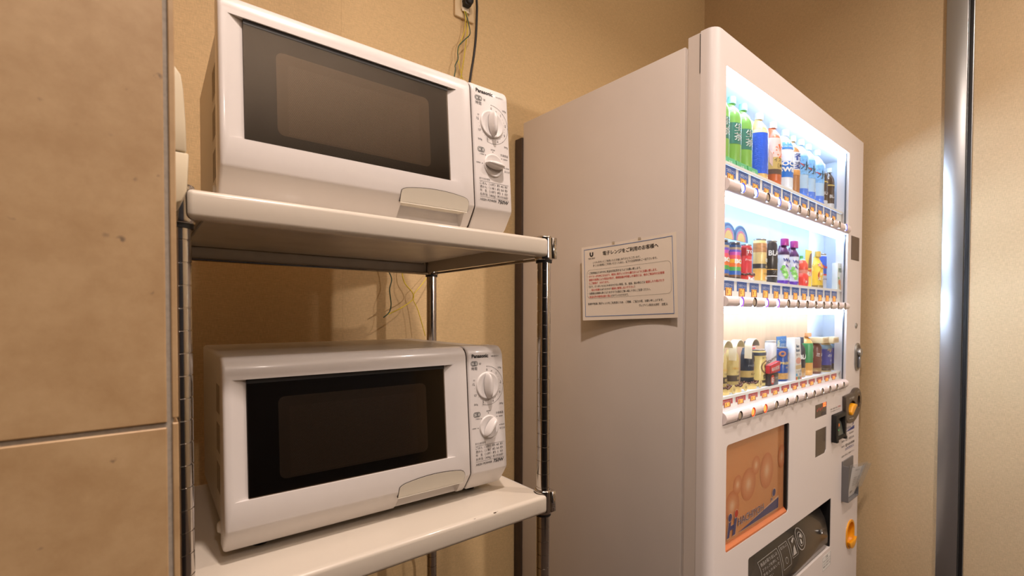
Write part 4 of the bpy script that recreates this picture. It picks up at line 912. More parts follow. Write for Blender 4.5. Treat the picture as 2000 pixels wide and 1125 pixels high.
t = item('tea_bottle', 'iced tea bottle with orange splash label and gold band in the top display row', 'bottle', 0.467, 0, 0.0325, 0.031, 0.206, PET, P_('tea_liquid_red_brown', (196, 96, 48)), P_('cap_clear_white', (236, 232, 226)),
     (('label', 0.29, 0.74, P_('label_splash', (234, 206, 190), vary=((50, 50, 30), 0.12))), ('gold_band', 0.29, 0.46, P_('label_gold', (206, 176, 104))), ('brown_band', 0.22, 0.29, P_('label_brown', (92, 70, 58)))),
     (('アイスティー', 0.004, 0.395, 0.0120, M_inkb, dict(width=0.056, sy=1.2, th=-0.2)), ('［無糖］', 0.010, 0.315, 0.0125, M_inkb, dict(th=-0.2))))
mb = MB()
for k in range(13):
    a_ = 2 * PI * k / 13; fn = wrap(0.0325, 0.031, PET, 0.206, 0.0012, -0.25); r = 0.016 + 0.014 * random.random()
    mb.flat([(0.006 + 0.004 * math.cos(a_ + 1), 0.112 + 0.004 * math.sin(a_ + 1)), (0.006 + r * math.cos(a_ + .12), 0.112 + r * math.sin(a_ + .12)), (0.006 + r * 0.95 * math.cos(a_ - .12), 0.112 + r * 0.95 * math.sin(a_ - .12))], fn, P_('splash_orange', (226, 104, 44)))
mb.build('splash_print', t)
mb = MB(); mb.prism([(-0.034, 0.062), (-0.012, 0.055), (-0.010, 0.088), (-0.040, 0.098)], lambda p, q: (p - 0.058, -0.0345, q), lambda p, q: (p - 0.058, -0.0358, q), P_('glass_tag', (226, 196, 190))); mb.build('glass_shaped_tag', t)
item('drink_bottle', 'white and bright blue sports drink bottle in the top display row', 'bottle', 0.560, 0, 0.0320, 0.030, 0.206, PET, P_('sports_white', (232, 238, 244)), P_('cap_white_blue', (226, 234, 242)),
     (('label', 0.26, 0.50, P_('label_blue', (34, 116, 210))), ('upper_label', 0.68, 0.79, P_('label_blue2', (66, 142, 220)))),
     (('POCARI', 0.004, 0.435, 0.0185, M_pwhite, dict(bold=0.05, width=0.068, th=-0.35)), ('SWEAT', 0.004, 0.345, 0.0185, M_pwhite, dict(bold=0.05, width=0.062, th=-0.35)), ('イオン', 0.0, 0.755, 0.008, M_pwhite, dict(th=-0.5)), ('ION DRINK', 0.0, 0.705, 0.007, M_pwhite, dict(th=-0.5))))
t = item('tea_bottle', 'barley tea bottle with blue framed characters on its label in the top display row', 'bottle', 0.6225, 0, 0.0285, 0.028, 0.202, PET, P_('barley_tea', (172, 112, 56)), P_('cap_lime', (214, 232, 170)),
     (('label', 0.44, 0.72, P_('label_pale', (222, 226, 232))), ('lower_label', 0.36, 0.44, P_('label_amber', (220, 154, 76)))),
     (('香麦', 0.006, 0.600, 0.026, P_('ink_deep_blue', (28, 66, 150)), dict(vertical=True, bold=0.045, th=-0.45)),))
wl_ = ('pale blue water bottle, leftmost of the three water bottles in the top display row', 'pale blue water bottle, middle of the three water bottles in the top display row', 'pale blue water bottle beside the dark bottles in the top display row')
for i, x in enumerate((0.690, 0.756, 0.842)):
    t = item('water_bottle', wl_[i], 'bottle', x, 0, 0.0315, 0.030, 0.206, PET, P_('water_blue', (182, 216, 244), 0.15), P_('cap_clear', (228, 238, 246)), (('label', 0.42, 0.72, P_('label_water', (120, 178, 230), vary=((120, 120, 90), 0.3))), ('base_tint', 0.02, 0.20, P_('water_deep', (84, 134, 232), 0.15))),
             (('水', 0.008, 0.500, 0.030, P_('ink_dark_teal', (22, 74, 92)), dict(bold=0.01, th=-0.7)), ('へ', -0.004, 0.540, 0.020, M_inkr, dict(bold=0.02, th=-0.75)), ('いろは', 0.010, 0.22, 0.012, M_pwhite, dict(vertical=True, th=-0.3))), group='water bottle samples')
bl_ = ('dark coffee bottle with brown body, half behind another at the right of the top row', 'dark coffee bottle at the far right end of the top display row')
for i, x in enumerate((0.904, 0.979)):
    item('coffee_bottle', bl_[i], 'bottle', x, 0, 0.0265, 0.022, 0.170, PET, P_('coffee_dark', (62, 44, 34), 0.18), P_('cap_pearl', (222, 228, 232)), (('label', 0.02, 0.22, P_('label_grey_white', (206, 206, 206))), ('gold_line', 0.60, 0.625, P_('label_gold2', (196, 168, 84)))),
         (('BLACK', 0.004, 0.34, 0.016, P_('print_grey', (190, 184, 178)), dict(width=0.042, bold=0.03)),), group='dark coffee bottle samples')
# middle row
rb = []
RAIN = [(0.10, 0.16, (120, 84, 60)), (0.16, 0.26, (40, 96, 176)), (0.26, 0.36, (86, 168, 84)), (0.36, 0.46, (236, 120, 60)), (0.46, 0.56, (240, 176, 60)), (0.56, 0.66, (238, 96, 110)), (0.66, 0.74, (214, 90, 180)), (0.74, 0.80, (120, 96, 200)), (0.80, 0.86, (196, 172, 140)), (0.86, 0.925, (52, 96, 150))]
rl_ = ('rainbow striped coffee can at the left edge of the middle display row', 'rainbow striped coffee can beside the red can in the middle display row')
for i, x in enumerate((0.150, 0.217)):
    t = item('coffee_can', rl_[i], 'can', x, 1, 0.0270, 0.023, 0.104, CAN, P_('can_dark', (54, 44, 50)), labels=[('stripe', z0, z1, P_('stripe_%d' % k, c)) for k, (z0, z1, c) in enumerate(RAIN)],
             texts=(('BOSS', 0.004, 0.455, 0.0150, M_pwhite, dict(bold=0.06, width=0.036)),), group='rainbow coffee cans')
    mb = MB(); ring(mb, 0.008, 0.0700, 0.0048, 0.0066, wrap(0.027, 0.023, CAN, 0.104, 0.0016), M_inkb, n=20); mb.build('emblem', t)
al = ('rainbow arched card over the left rainbow coffee can', 'rainbow arched card over the rainbow can beside the red can')
for i, x in enumerate((0.140, 0.210)):
    def arcs(mb, f0):
        for k, c in enumerate(((70, 120, 190), (120, 170, 220), (230, 150, 190), (244, 222, 150))):
            mb.flat([(p, max(0.0, q)) for p, q in circ(0.006, 0.004, 0.040 - k * 0.0065, 26, 0.0360 - k * 0.006)], lambda p, q, k=k: (p, -0.0003 - k * 0.0001, q), P_('arc_%d' % k, c))
    card('header_card', al[i], x, 0.036, ZS[1] + 0.1045, [(p, max(0.0, q)) for p, q in circ(0.004, 0.004, 0.043, 26, 0.0385)], P_('card_pale_blue', (120, 168, 214)), (('レインボー', 0.008, 0.016, 0.009, M_pwhite, {}), ('コーヒー', 0.008, 0.005, 0.009, M_pwhite, {})), extra=arcs, group='rainbow header cards')
t = item('coffee_can', 'red can with a brown bean band standing between the rainbow and gold cans', 'can', 0.284, 1, 0.0270, 0.023, 0.104, CAN, P_('can_red', (206, 52, 62)), labels=(('label', 0.70, 0.90, P_('label_red_dark', (186, 40, 52))),), texts=(('TON', 0.0, 0.76, 0.012, M_pwhite, dict(bold=0.04)), ('Premium', 0.0, 0.56, 0.0085, M_pwhite, {})))
BEAN = P_('bean_brown', (92, 50, 34)); BEAN2 = P_('bean_red', (206, 56, 50))
def collar(mb, m, h0, h1, grow):
    P0 = [(0.029 + grow * 0.4) * math.sin(-PI / 2 + PI * i / 16) for i in range(17)]
    n_ = 17; r0 = [( (0.0285 + grow) * math.sin(-PI / 2 + PI * i / 16), -(0.026 + grow) * math.cos(-PI / 2 + PI * i / 16) ) for i in range(17)]; r1 = [(x * 0.96, y * 0.96) for x, y in r0]
    vs = [(x, y, h0) for x, y in r0] + [(x, y, h1 + 0.002 * math.sin(i * 2.1)) for i, (x, y) in enumerate(r0)] + [(x, y, h1) for x, y in r1] + [(x, y, h0) for x, y in r1]
    fs = [(k * n_ + i, k * n_ + i + 1, ((k + 1) % 4) * n_ + i + 1, ((k + 1) % 4) * n_ + i) for k in range(4) for i in range(16)]
    mb.add(vs, fs, m)
def beans(mb, h, R, n=16):
    for i in range(n):
        th = -1.4 + 2.8 * i / (n - 1); c_ = (R * 1.06 * math.sin(th), -R * 0.96 * math.cos(th) - 0.001, h + 0.0015 * math.sin(i * 1.7))
        mb.lathe([(0.0004, -0.0034), (0.0026, -0.002), (0.0034, 0), (0.0026, 0.002), (0.0004, 0.0034)], c_, BEAN, n=7, ax='xz'[i % 2])
mb = MB(); collar(mb, BEAN2, 0.0, 0.019, 0.003); fn = lambda u, z: (0.0330 * math.sin(u / 0.030), -0.0300 * math.cos(u / 0.030), z); mb.text('ReiDrip', (0.002, 0.0055), fn, M_pwhite, size=0.0125, align='c', bold=0.05); mb.build('paper_collar', t)
mb = MB(); beans(mb, 0.0215, 0.029); mb.build('bean_trim', t)
GOLD = P_('can_gold', (226, 176, 84)); GOLD2 = P_('can_gold_pale', (232, 204, 132))
item('coffee_can', 'tall gold can with brown landscape band in the middle display row', 'can', 0.378, 1, 0.0280, 0.024, 0.129, CAN, GOLD2, labels=(('label', 0.70, 0.90, P_('landscape_brown', (196, 138, 84), vary=((50, 50, 160), 0.25))), ('dark_band', 0.34, 0.44, P_('band_dark', (54, 56, 62))), ('lower_band', 0.08, 0.32, GOLD)),
     texts=(('微糖', 0.008, 0.49, 0.012, M_pwhite, dict(bold=0.03)), ('GOLD', 0.008, 0.36, 0.008, GOLD2, dict(bold=0.03)), ('COFFEE', 0.004, 0.20, 0.007, M_inkb, {}), ('炭焼', 0.006, 0.10, 0.010, M_pwhite, dict(bold=0.04))))
item('coffee_can', 'tall black coffee can with white letters in the middle display row', 'can', 0.455, 1, 0.0285, 0.024, 0.132, CAN, P_('can_black', (34, 32, 38)), labels=(('gold_line', 0.335, 0.350, GOLD), ('white_line', 0.185, 0.205, M_pwhite)),
     texts=(('BLACK', 0.002, 0.66, 0.021, M_pwhite, dict(width=0.050, bold=0.03, sy=1.0)), ('ブラック', 0.006, 0.255, 0.010, P_('print_grey2', (170, 166, 164)), {}), ('●', 0.016, 0.50, 0.020, M_pwhite, {})))
wl2 = ('purple capped grape juice bottle next to the black can in the middle row', 'purple capped grape juice bottle next to the red fruit-shaped sample in the middle row')
GRAPE = P_('grape_green', (136, 204, 96)); PURP = P_('grape_purple', (104, 62, 170))
for i, x in enumerate((0.549, 0.626)):
    t = item('juice_bottle', wl2[i], 'bottle', x, 1, 0.0270, 0.023, 0.148, BCAN, [P_('juice_label', (234, 234, 240))] * 2 + [P_('juice_dark', (92, 46, 92))] * 4, P_('cap_magenta', (178, 52, 128)), (('purple_band', 0.0, 0.12, PURP), ('dark_neck', 0.66, 0.72, P_('neck_dark', (74, 40, 78)))),
             (("Welch's", 0.005, 0.515, 0.0135, P_('ink_violet_blue', (52, 58, 150)), dict(bold=0.04)), ('GRAPE', 0.006, 0.425, 0.0075, M_pwhite, dict(bold=0.04)), ('100%', 0.004, 0.16, 0.007, M_ink, {}), ('GRAPE', 0.006, 0.04, 0.0075, GOLD2, {})), capr=0.72, group='grape juice samples')
    mb = MB(); fn = wrap(0.027, 0.023, BCAN, 0.148, 0.0010)
    mb.flat([(0.006 + p * 0.017, 0.0655 + q * 0.009) for p, q in circ(0, 0, 1, 16)], fn, PURP)
    for k, (p, q) in enumerate(((-.016, .060), (-.019, .052), (-.012, .050), (-.016, .043), (-.009, .042), (-.013, .035), (-.006, .034), (-.009, .027), (.020, .046), (.020, .037), (.016, .029))): mb.flat(circ(p, q, 0.0046, 10), lambda u, v, k=k: wrap(0.027, 0.023, BCAN, 0.148, 0.0011 + 0.0001 * (k % 3))(u, v), GRAPE if k < 8 else PURP)
    mb.build('grape_print', t)
# fruit pack, yellow card, strong drink, blue can, carton
t = thing('juice_bottle', 'red fruit shaped juice sample with green leaf next to the grape juice bottles', 'bottle', V(0.702, 0.058, ZS[1]), DV); mb = MB()
shell(mb, 0.027, 0.023, [(0, .80), (.012, 1), (.040, 1.0), (.048, .82), (.060, .95), (.078, .95), (.092, .62), (.098, .34), (.108, .30)], [P_('fruit_red', (224, 60, 52))] * 3 + [P_('fruit_pink', (240, 150, 130)), P_('fruit_red2', (228, 78, 58)), P_('fruit_red2', (228, 78, 58)), P_('leaf_green', (92, 168, 92)), P_('leaf_green', (92, 168, 92))]); mb.build('body', t)
mb = MB(); mb.text('トマト', (0.004, 0.016), wrap(0.027, 0.023, [(0, 1), (1, 1)], 0.11, 0.0012), M_pwhite, size=0.011, align='c', bold=0.03); mb.build('label_print', t)
def burst(mb, f0):
    mb.flat([(-0.026, 0.062), (0.028, 0.068), (0.028, 0.046), (-0.026, 0.036)], f0, P_('burst_red', (218, 56, 48)))
    mb.flat([(-0.002, 0.070), (0.028, 0.072), (0.028, 0.125), (0.012, 0.118), (0.000, 0.096)], f0, P_('card_dark_mauve', (104, 70, 92)))
card('header_card', 'tall yellow promotional card with slanting red band, behind the strong drink bottle', 0.757, 0.052, ZS[1], [(-0.028, 0), (0.030, 0), (0.030, 0.132), (-0.028, 0.132)], P_('card_yellow', (244, 218, 96)), (('DEKA', 0.002, 0.0445, 0.019, M_pwhite, dict(bold=0.06, width=0.048)),), extra=burst)
t = item('drink_bottle', 'yellow energy drink bottle with red round badge and gold cap in the middle row', 'bottle', 0.818, 1, 0.0280, 0.024, 0.131, [(0, .92), (.02, 1), (.60, 1), (.70, .80), (.80, .55), (.86, .52)], P_('drink_yellow', (240, 206, 70)), P_('cap_gold', (222, 184, 84)), (('base_band', 0.02, 0.10, P_('base_olive', (136, 112, 62))),), (), capr=0.55, dd=0.052)
BP = [(0, .92), (.02, 1), (.60, 1), (.70, .80), (.80, .55), (.86, .52)]
mb = MB(); fn = wrap(0.028, 0.024, BP, 0.131, 0.0010); mb.flat(circ(0.006, 0.046, 0.023, 26, 0.027), fn, P_('badge_red', (214, 58, 44)))
f3 = wrap(0.028, 0.024, BP, 0.131, 0.0020); mb.text('ドデカ', (0.006, 0.047), f3, M_pwhite, size=0.0125, align='c', bold=0.05); mb.text('ストロング', (0.006, 0.031), f3, M_pwhite, size=0.0125, width=0.046, align='c', bold=0.05)
st2 = [(0.004 + (0.024 if k % 2 else 0.018) * math.cos(PI * k / 10), 0.083 + (0.013 if k % 2 else 0.009) * math.sin(PI * k / 10)) for k in range(20)]; mb.flat(st2, f3, P_('burst_pink', (236, 178, 176)))
mb.text('爽快', (0.004, 0.079), wrap(0.028, 0.024, BP, 0.131, 0.0028), M_inkr, size=0.0085, align='c', bold=0.03); mb.build('badge_print', t)
item('energy_drink_can', 'slim blue and silver can with red letters in the middle display row', 'can', 0.898, 1, 0.0240, 0.021, 0.130, CAN, P_('can_silver', (196, 202, 214), 0.28), labels=(('label', 0.44, 0.93, P_('can_blue', (38, 92, 196))), ('red_line', 0.40, 0.44, P_('line_red', (210, 60, 60)))), texts=(('Red Bull', 0.006, 0.60, 0.0135, M_inkr, dict(bold=0.04, width=0.040)), ('ENERGY', 0.0, 0.28, 0.007, M_navy, {})))
t = thing('juice_carton', 'small white juice carton with orange fruit print at the right end of the middle row', 'carton', V(0.972, 0.052, ZS[1]), DV); mb = MB(); mb.box((-0.024, -0.032, 0.0), (0.024, -0.014, 0.100), P_('carton_white', (230, 238, 232))); mb.build('body', t, bevel=0.001)
mb = MB(); fc = lambda p, q: (p, -0.0328, q); mb.flat(circ(-0.004, 0.030, 0.012, 18, 0.010), fc, P_('orange_fruit', (240, 140, 66))); mb.flat(circ(0.008, 0.013, 0.013, 18, 0.011), lambda p, q: (p, -0.0330, q), P_('orange_slice', (246, 198, 130)))
mb.flat([(-0.022, 0.046), (-0.012, 0.040), (-0.004, 0.044), (-0.014, 0.050)], fc, P_('leaf_green2', (84, 160, 84))); mb.text('野菜', (0.0, 0.068), fc, P_('ink_green', (54, 118, 92)), size=0.017, align='c', bold=0.03); mb.text('KAGO', (0.002, 0.086), fc, P_('ink_green', (54, 118, 92)), size=0.007, align='c'); mb.build('carton_print', t)
# bottom row
cl = ('gold bottle-shaped coffee can hard against the left edge of the bottom display row', 'gold bottle-shaped coffee can with a bean collar, second from the left in the bottom row')
def collar_gold(t):
    mb = MB(); collar(mb, GOLD2, 0.0, 0.016, 0.004); mb.build('paper_collar', t); mb = MB(); beans(mb, 0.018, 0.031, 14); mb.build('bean_trim', t)
    mb = MB(); mb.lathe([(0.0110, 0.0), (0.0110, 0.0018), (0.0095, 0.0026)], (0.024, -0.034, 0.012), P_('seal_pale_gold', (222, 200, 136)), n=20, ax='y'); mb.text('金', (0.024, 0.0085), lambda p, q: (p, -0.0345, q), BEAN, size=0.008, align='c'); mb.build('round_seal', t)
def arch(t, m1, m2):
    mb = MB(); N = 14; P0 = []
    for i in range(N + 1):
        a_ = PI * (1.05 - 1.0 * i / N); P0.append((0.000 + 0.0255 * math.cos(a_), 0.116 + 0.0240 * math.sin(a_)))
    P1 = [(x * 0.90, 0.116 + (z - 0.116) * 0.90) for x, z in P0]
    mb.py([(-0.0265, 0.085)] + P0 + P1[::-1] + [(-0.0240, 0.085)], -0.030, -0.010, m1); mb.build('arched_topper', t, bevel=0.0004, seg=1)
for i, x in enumerate((0.145, 0.214)):
    t = item('coffee_can', cl[i], 'can', x, 2, 0.0265, 0.023, 0.132, BCAN, P_('can_champagne', (224, 204, 138), 0.3, vary=(160, 0.06)), P_('cap_champagne', (226, 212, 160)), (('dark_band', 0.22, 0.34, P_('band_brown', (84, 74, 66))),),
             (('PREMIUM', 0.004, 0.46, 0.0075, GOLD, dict(width=0.036)), ('GOLD', 0.004, 0.385, 0.0065, M_inkb, {}), ('微糖', 0.004, 0.255, 0.0085, GOLD2, {})), capr=0.62, group='gold bottle-shaped coffee cans')
    collar_gold(t); arch(t, P_('topper_cream', (246, 236, 206)), None)
t = item('coffee_can', 'dark navy bottle-shaped coffee can with gold square print in the bottom row', 'can', 0.306, 2, 0.0265, 0.023, 0.132, BCAN, P_('can_navy', (38, 52, 72)), P_('cap_navy', (56, 74, 96)), (('gold_band', 0.24, 0.38, P_('band_gold_dull', (186, 160, 100))),), (('PREMIUM', 0.004, 0.47, 0.0075, P_('print_steel', (140, 150, 160)), dict(width=0.036)), ('BLACK', 0.004, 0.29, 0.0075, M_inkb, {}), ('●', 0.014, 0.56, 0.018, GOLD, {})), capr=0.62)
collar_gold(t); arch(t, P_('topper_cream', (246, 236, 206)), None)
t = item('coffee_can', 'gold coffee can with a round portrait badge in the bottom display row', 'can', 0.377, 2, 0.0310, 0.026, 0.106, CAN, P_('can_pale_gold', (222, 202, 128)), labels=(('top_band', 0.84, 0.925, P_('band_slate', (88, 96, 108))), ('base_band', 0.10, 0.17, P_('band_dark2', (62, 54, 48)))), texts=(('贅沢', 0.006, 0.22, 0.0135, M_inkb, dict(bold=0.03)), ('BITTER', 0.0, 0.76, 0.006, M_ink, {})))
mb = MB(); fn = wrap(0.031, 0.026, CAN, 0.106, 0.0010); mb.flat(circ(0.006, 0.056, 0.0195, 26), fn, P_('badge_pale', (238, 226, 170))); fn = wrap(0.031, 0.026, CAN, 0.106, 0.0014); ring(mb, 0.006, 0.056, 0.0165, 0.0185, fn, BEAN); ring(mb, 0.004, 0.058, 0.0045, 0.0075, fn, BEAN, 60, 330, 16); mb.flat(rect(0.006, 0.015, 0.048, 0.0505), fn, BEAN); mb.build('round_badge', t)
card('promo_card', 'red and white card standing behind the gold portrait can in the bottom row', 0.368, 0.072, ZS[2] + 0.088, rect(-0.034, 0.030, 0.0, 0.046), M_pwhite, (('人気の微糖', 0.0, 0.030, 0.011, M_pwhite, dict(width=0.05)), ('こちら', 0.0, 0.009, 0.012, M_pwhite, dict(width=0.046))), extra=lambda mb, f0: (mb.flat(rect(-0.030, 0.028, 0.026, 0.043), f0, P_('card_red', (220, 74, 66))), mb.flat(rect(-0.030, 0.028, 0.005, 0.022), f0, P_('card_red', (220, 74, 66)))))
t = item('coffee_can', 'white coffee can with slanting black letters on a red card block in the bottom row', 'can', 0.463, 2, 0.0255, 0.022, 0.128, CAN, P_('can_paper_white', (226, 226, 224)), texts=(('COFFEE', -0.010, 0.60, 0.0105, M_inkb, dict(tilt=0.8, th=-0.1)), ('CO', 0.012, 0.80, 0.013, M_inkb, dict(tilt=0.6, bold=0.03)), ('✓', 0.006, 0.58, 0.016, M_inkb, dict(bold=0.06))), rim=False)
t = thing('promo_card', 'red and black folded card block standing before the white coffee can in the bottom row', 'card', V(0.412, 0.034, ZS[2]), DV); mb = MB()
mb.box((-0.030, -0.010, 0.0), (0.030, 0.002, 0.036), P_('card_black', (48, 40, 44))); mb.prism([(-0.034, 0.036), (0.034, 0.040), (0.036, 0.070), (-0.036, 0.060)], lambda p, q: (p, -0.013, q), lambda p, q: (p, 0.001, q), P_('card_red2', (206, 44, 56))); mb.build('board', t, bevel=0.001)
mb = MB(); mb.flat(circ(-0.012, 0.018, 0.0125, 20, 0.014), lambda p, q: (p, -0.0104, q), M_inkr); mb.text('新', (-0.012, 0.010), lambda p, q: (p, -0.0108, q), M_pwhite, size=0.019, align='c', bold=0.03); mb.text('くらべて', (0.015, 0.018), lambda p, q: (p, -0.0106, q), M_pwhite, size=0.009, width=0.024, align='c')
mb.text('味の実感', (0.0, 0.046), lambda p, q: (p, -0.0136, q + p * 0.1), M_pwhite, size=0.013, width=0.052, align='c', bold=0.04); mb.build('card_print', t)
t = item('coffee_can', 'blue coffee can with gold letters and ring badge in the bottom display row', 'can', 0.543, 2, 0.0300, 0.025, 0.106, CAN, P_('can_royal_blue', (44, 78, 146)), labels=(('lower_band', 0.06, 0.24, P_('band_bean_gold', (196, 152, 90), vary=(140, 0.2))),), texts=(('PREMIUM', 0.002, 0.50, 0.010, GOLD2, dict(width=0.048, bold=0.04)), ('Bitter', 0.002, 0.38, 0.008, GOLD2, {})))
mb = MB(); fn = wrap(0.030, 0.025, CAN, 0.106, 0.0012); ring(mb, 0.014, 0.073, 0.010, 0.0135, fn, GOLD); ring(mb, -0.016, 0.086, 0.004, 0.009, fn, P_('donut_orange', (206, 140, 100)), n=18); mb.build('ring_badge', t)
card('promo_card', 'small blue card with white characters behind the tall bean print pack in the bottom row', 0.575, 0.064, ZS[2] + 0.098, rect(-0.044, 0.032, 0.0, 0.040), P_('card_blue', (70, 132, 190)), (('新', -0.029, 0.009, 0.024, P_('print_cream', (250, 240, 190)), dict(bold=0.03)), ('プレミアム', 0.008, 0.024, 0.010, M_pwhite, dict(width=0.042)), ('微糖缶', 0.008, 0.007, 0.013, M_pwhite, dict(width=0.042))))
t = thing('coffee_pack', 'tall narrow white coffee pack with bean print and coloured bars in the bottom row', 'pack', V(0.590, 0.050, ZS[2]), DV); mb = MB(); mb.prism([(-0.027, -0.030), (0.027, -0.030), (0.027, 0.0), (-0.027, 0.0)], lambda p, q: (p, q, 0.0), lambda p, q: (p * 0.86 + 0.003, q * 0.8, 0.134), P_('pack_white', (236, 234, 228))); mb.build('body', t, bevel=0.001)
mb = MB(); fk = lambda e: (lambda p, q: (p, -0.0306 - e + 0.0060 * q / 0.134, q)); mb.text('Bean', (0.0, 0.104), fk(0.0003), P_('ink_slate', (74, 96, 120)), size=0.013, align='c', bold=0.04); mb.text('Roast', (0.0, 0.091), fk(0.0003), P_('ink_slate', (74, 96, 120)), size=0.013, align='c', bold=0.04); mb.text('軽やか', (0.0, 0.077), fk(0.0003), M_ink, size=0.010, align='c')
mb.flat(circ(0.002, 0.062, 0.021, 20, 0.010), fk(0), P_('cherry_tan', (224, 164, 146))); mb.flat(rect(-0.022, 0.024, 0.036, 0.048), fk(0), P_('band_tan', (214, 188, 140))); mb.text('コーヒー豆', (0.0, 0.025), fk(0.0003), M_inkb, size=0.0085, width=0.044, align='c'); mb.text('2倍', (0.010, 0.0155), fk(0.0003), M_ink, size=0.009, align='c')
mb.flat(rect(-0.022, -0.010, 0.0145, 0.0225), fk(0), P_('chip_blue', (90, 184, 232)))
for k, c in enumerate(((232, 96, 84), (240, 178, 80), (120, 184, 120), (110, 160, 210), (204, 160, 110), (226, 120, 130))): mb.flat(rect(-0.024 + k * 0.008, -0.018 + k * 0.008, 0.002, 0.012), fk(0.0002), P_('chip_%d' % k, c))
mb.build('pack_print', t)
item('coffee_can', 'black and tan bottle-shaped coffee can with white letters in the bottom display row', 'can', 0.690, 2, 0.0290, 0.025, 0.132, BCAN, P_('can_ink_blue', (36, 40, 56)), P_('cap_ink_blue', (58, 72, 96)), (('tan_band', 0.0, 0.235, P_('band_tan2', (190, 148, 92))),), (('BLACK', 0.006, 0.46, 0.0205, M_pwhite, dict(width=0.050, bold=0.04)), ('●', 0.018, 0.29, 0.018, M_pwhite, {}), ('コーヒー', 0.010, 0.155, 0.006, M_ink, {})), capr=0.62)
item('tea_bottle', 'small green tea bottle with orange cap and amber base in the bottom display row', 'bottle', 0.764, 2, 0.0275, 0.024, 0.145, PET, P_('tea_amber', (226, 170, 92)), P_('cap_orange', (246, 176, 120)), (('label', 0.30, 0.76, P_('label_leaf_green', (60, 144, 86))),), (('茶', 0.010, 0.42, 0.022, M_pwhite, dict(bold=0.02)), ('お', 0.012, 0.60, 0.018, M_pwhite, {})), capr=0.62)
BOXC = P_('topper_box_cream', (232, 212, 170)); BOXC2 = P_('topper_box_tan', (206, 178, 132))
def topper(t, h):
    mb = MB(); mb.box((-0.031, -0.040, h - 0.020), (0.031, 0.0, h), BOXC); mb.flat(rect(-0.020, 0.024, h - 0.015, h - 0.005), lambda p, q: (p, -0.0404, q), BOXC2); mb.build('box_topper', t, bevel=0.001)
t = item('tea_bottle', 'brown milk coffee bottle under a cream box topper in the bottom display row', 'bottle', 0.842, 2, 0.0300, 0.026, 0.128, PET, P_('milk_brown', (120, 66, 54)), None, (('label', 0.06, 0.84, P_('label_cocoa', (112, 56, 48))), ('base_band', 0.06, 0.16, P_('base_gold', (150, 120, 76)))), (('ミルク', 0.004, 0.48, 0.015, M_pwhite, dict(width=0.044, bold=0.04)), ('ティー', 0.014, 0.34, 0.010, GOLD2, {})))
topper(t, 0.128)
ml_ = ('milk tea bottle with royal blue label, next to the brown bottle in the bottom row', 'milk tea bottle with royal blue label at the right end of the bottom row')
for i, x in enumerate((0.930, 1.022)):
    t = item('tea_bottle', ml_[i], 'bottle', x, 2, 0.0290, 0.025, 0.126, PET, P_('milk_tea', (206, 182, 128)), None, (('label', 0.20, 0.66, P_('label_royal', (58, 64, 150))), ('upper_label', 0.66, 0.78, P_('label_sky', (112, 150, 176))), ('base_band', 0.04, 0.20, P_('base_dark', (70, 58, 52)))),
             (('午後', 0.002, 0.58, 0.0145, GOLD2, dict(bold=0.03, width=0.034)), ('の紅茶', 0.004, 0.44, 0.0115, M_pwhite, dict(width=0.036)), ('ミルク', 0.006, 0.31, 0.009, M_pwhite, {})), dd=0.056, group='milk tea samples')
    topper(t, 0.126)
card('price_card', 'pink card leaning at the left end of the top display shelf', 0.080, 0.028, ZS[0], [(-0.040, 0.0), (0.022, 0.0), (0.022, 0.028), (-0.040, 0.036)], P_('card_pink', (226, 92, 112)), (('無糖', -0.006, 0.008, 0.016, P_('print_rose', (250, 206, 210)), {}),))

# ------------------------------------------------------------------ wall outlet, plug, cords and earth wires
M_plate = mat('outlet_plate_cream', (214, 190, 148), 0.4, vary=(40, 0.02)); M_sock = mat('outlet_socket_white', (226, 212, 184), 0.4, vary=(40, 0.02))
ol = thing('wall_outlet', 'cream wall outlet plate with earth terminals on the back wall above the ovens', 'outlet', (0.8175, YB, 2.150))
b = MB(); b.box((-0.0355, -0.0085, -0.060), (0.0355, 0.0, 0.060), M_plate); pl = b.build('plate', ol, bevel=0.003, seg=3)
b = MB(); b.box((-0.0150, -0.0125, -0.036), (0.0170, -0.008, 0.036), M_sock); b.build('socket_insert', ol, bevel=0.001)
b = MB(); b.box((-0.0140, -0.0150, -0.0415), (0.0160, -0.0125, -0.030), M_sock); b.build('earth_terminal_cover', ol, bevel=0.001)
pw = thing('power_cord', 'black power cord with round plug hanging from the wall outlet behind the upper oven', 'cord', (0.8175, YB, 2.150))
b = MB(); b.lathe([(0.006, -0.041), (0.0135, -0.038), (0.0155, -0.026), (0.0150, -0.0130)], (0.001, 0.0, -0.012), M_black, n=18, ax='y'); b.box((-0.013, -0.032, -0.028), (0.010, -0.014, -0.004), M_black); b.build('plug', pw, bevel=0.002)
def offs(pts): return [(x - 0.8175, y - YB, z - 2.150) for x, y, z in pts]
b = MB(); b.tube(offs([(0.8185, 1.236, 2.146), (0.828, 1.230, 2.168), (0.838, 1.230, 2.165), (0.841, 1.23, 2.135), (0.838, 1.225, 2.098), (0.831, 1.22, 2.023), (0.824, 1.22, 1.965), (0.814, 1.22, 1.912), (0.806, 1.22, 1.87), (0.78, 1.215, 1.80), (0.70, 1.205, 1.66), (0.60, 1.18, 1.52), (0.52, 1.13, 1.43), (0.48, 1.09, 1.40)]), 0.0037, M_black); b.build('cable', pw)
M_wy = mat('wire_yellow', (224, 202, 52), 0.45, vary=((90, 90, 90), 0.1)); M_wg = mat('wire_green_yellow', (86, 128, 92), 0.45, vary=((90, 90, 90), 0.45)); M_wd = mat('wire_dark_green', (40, 78, 62), 0.45, vary=((60, 60, 60), 0.3))
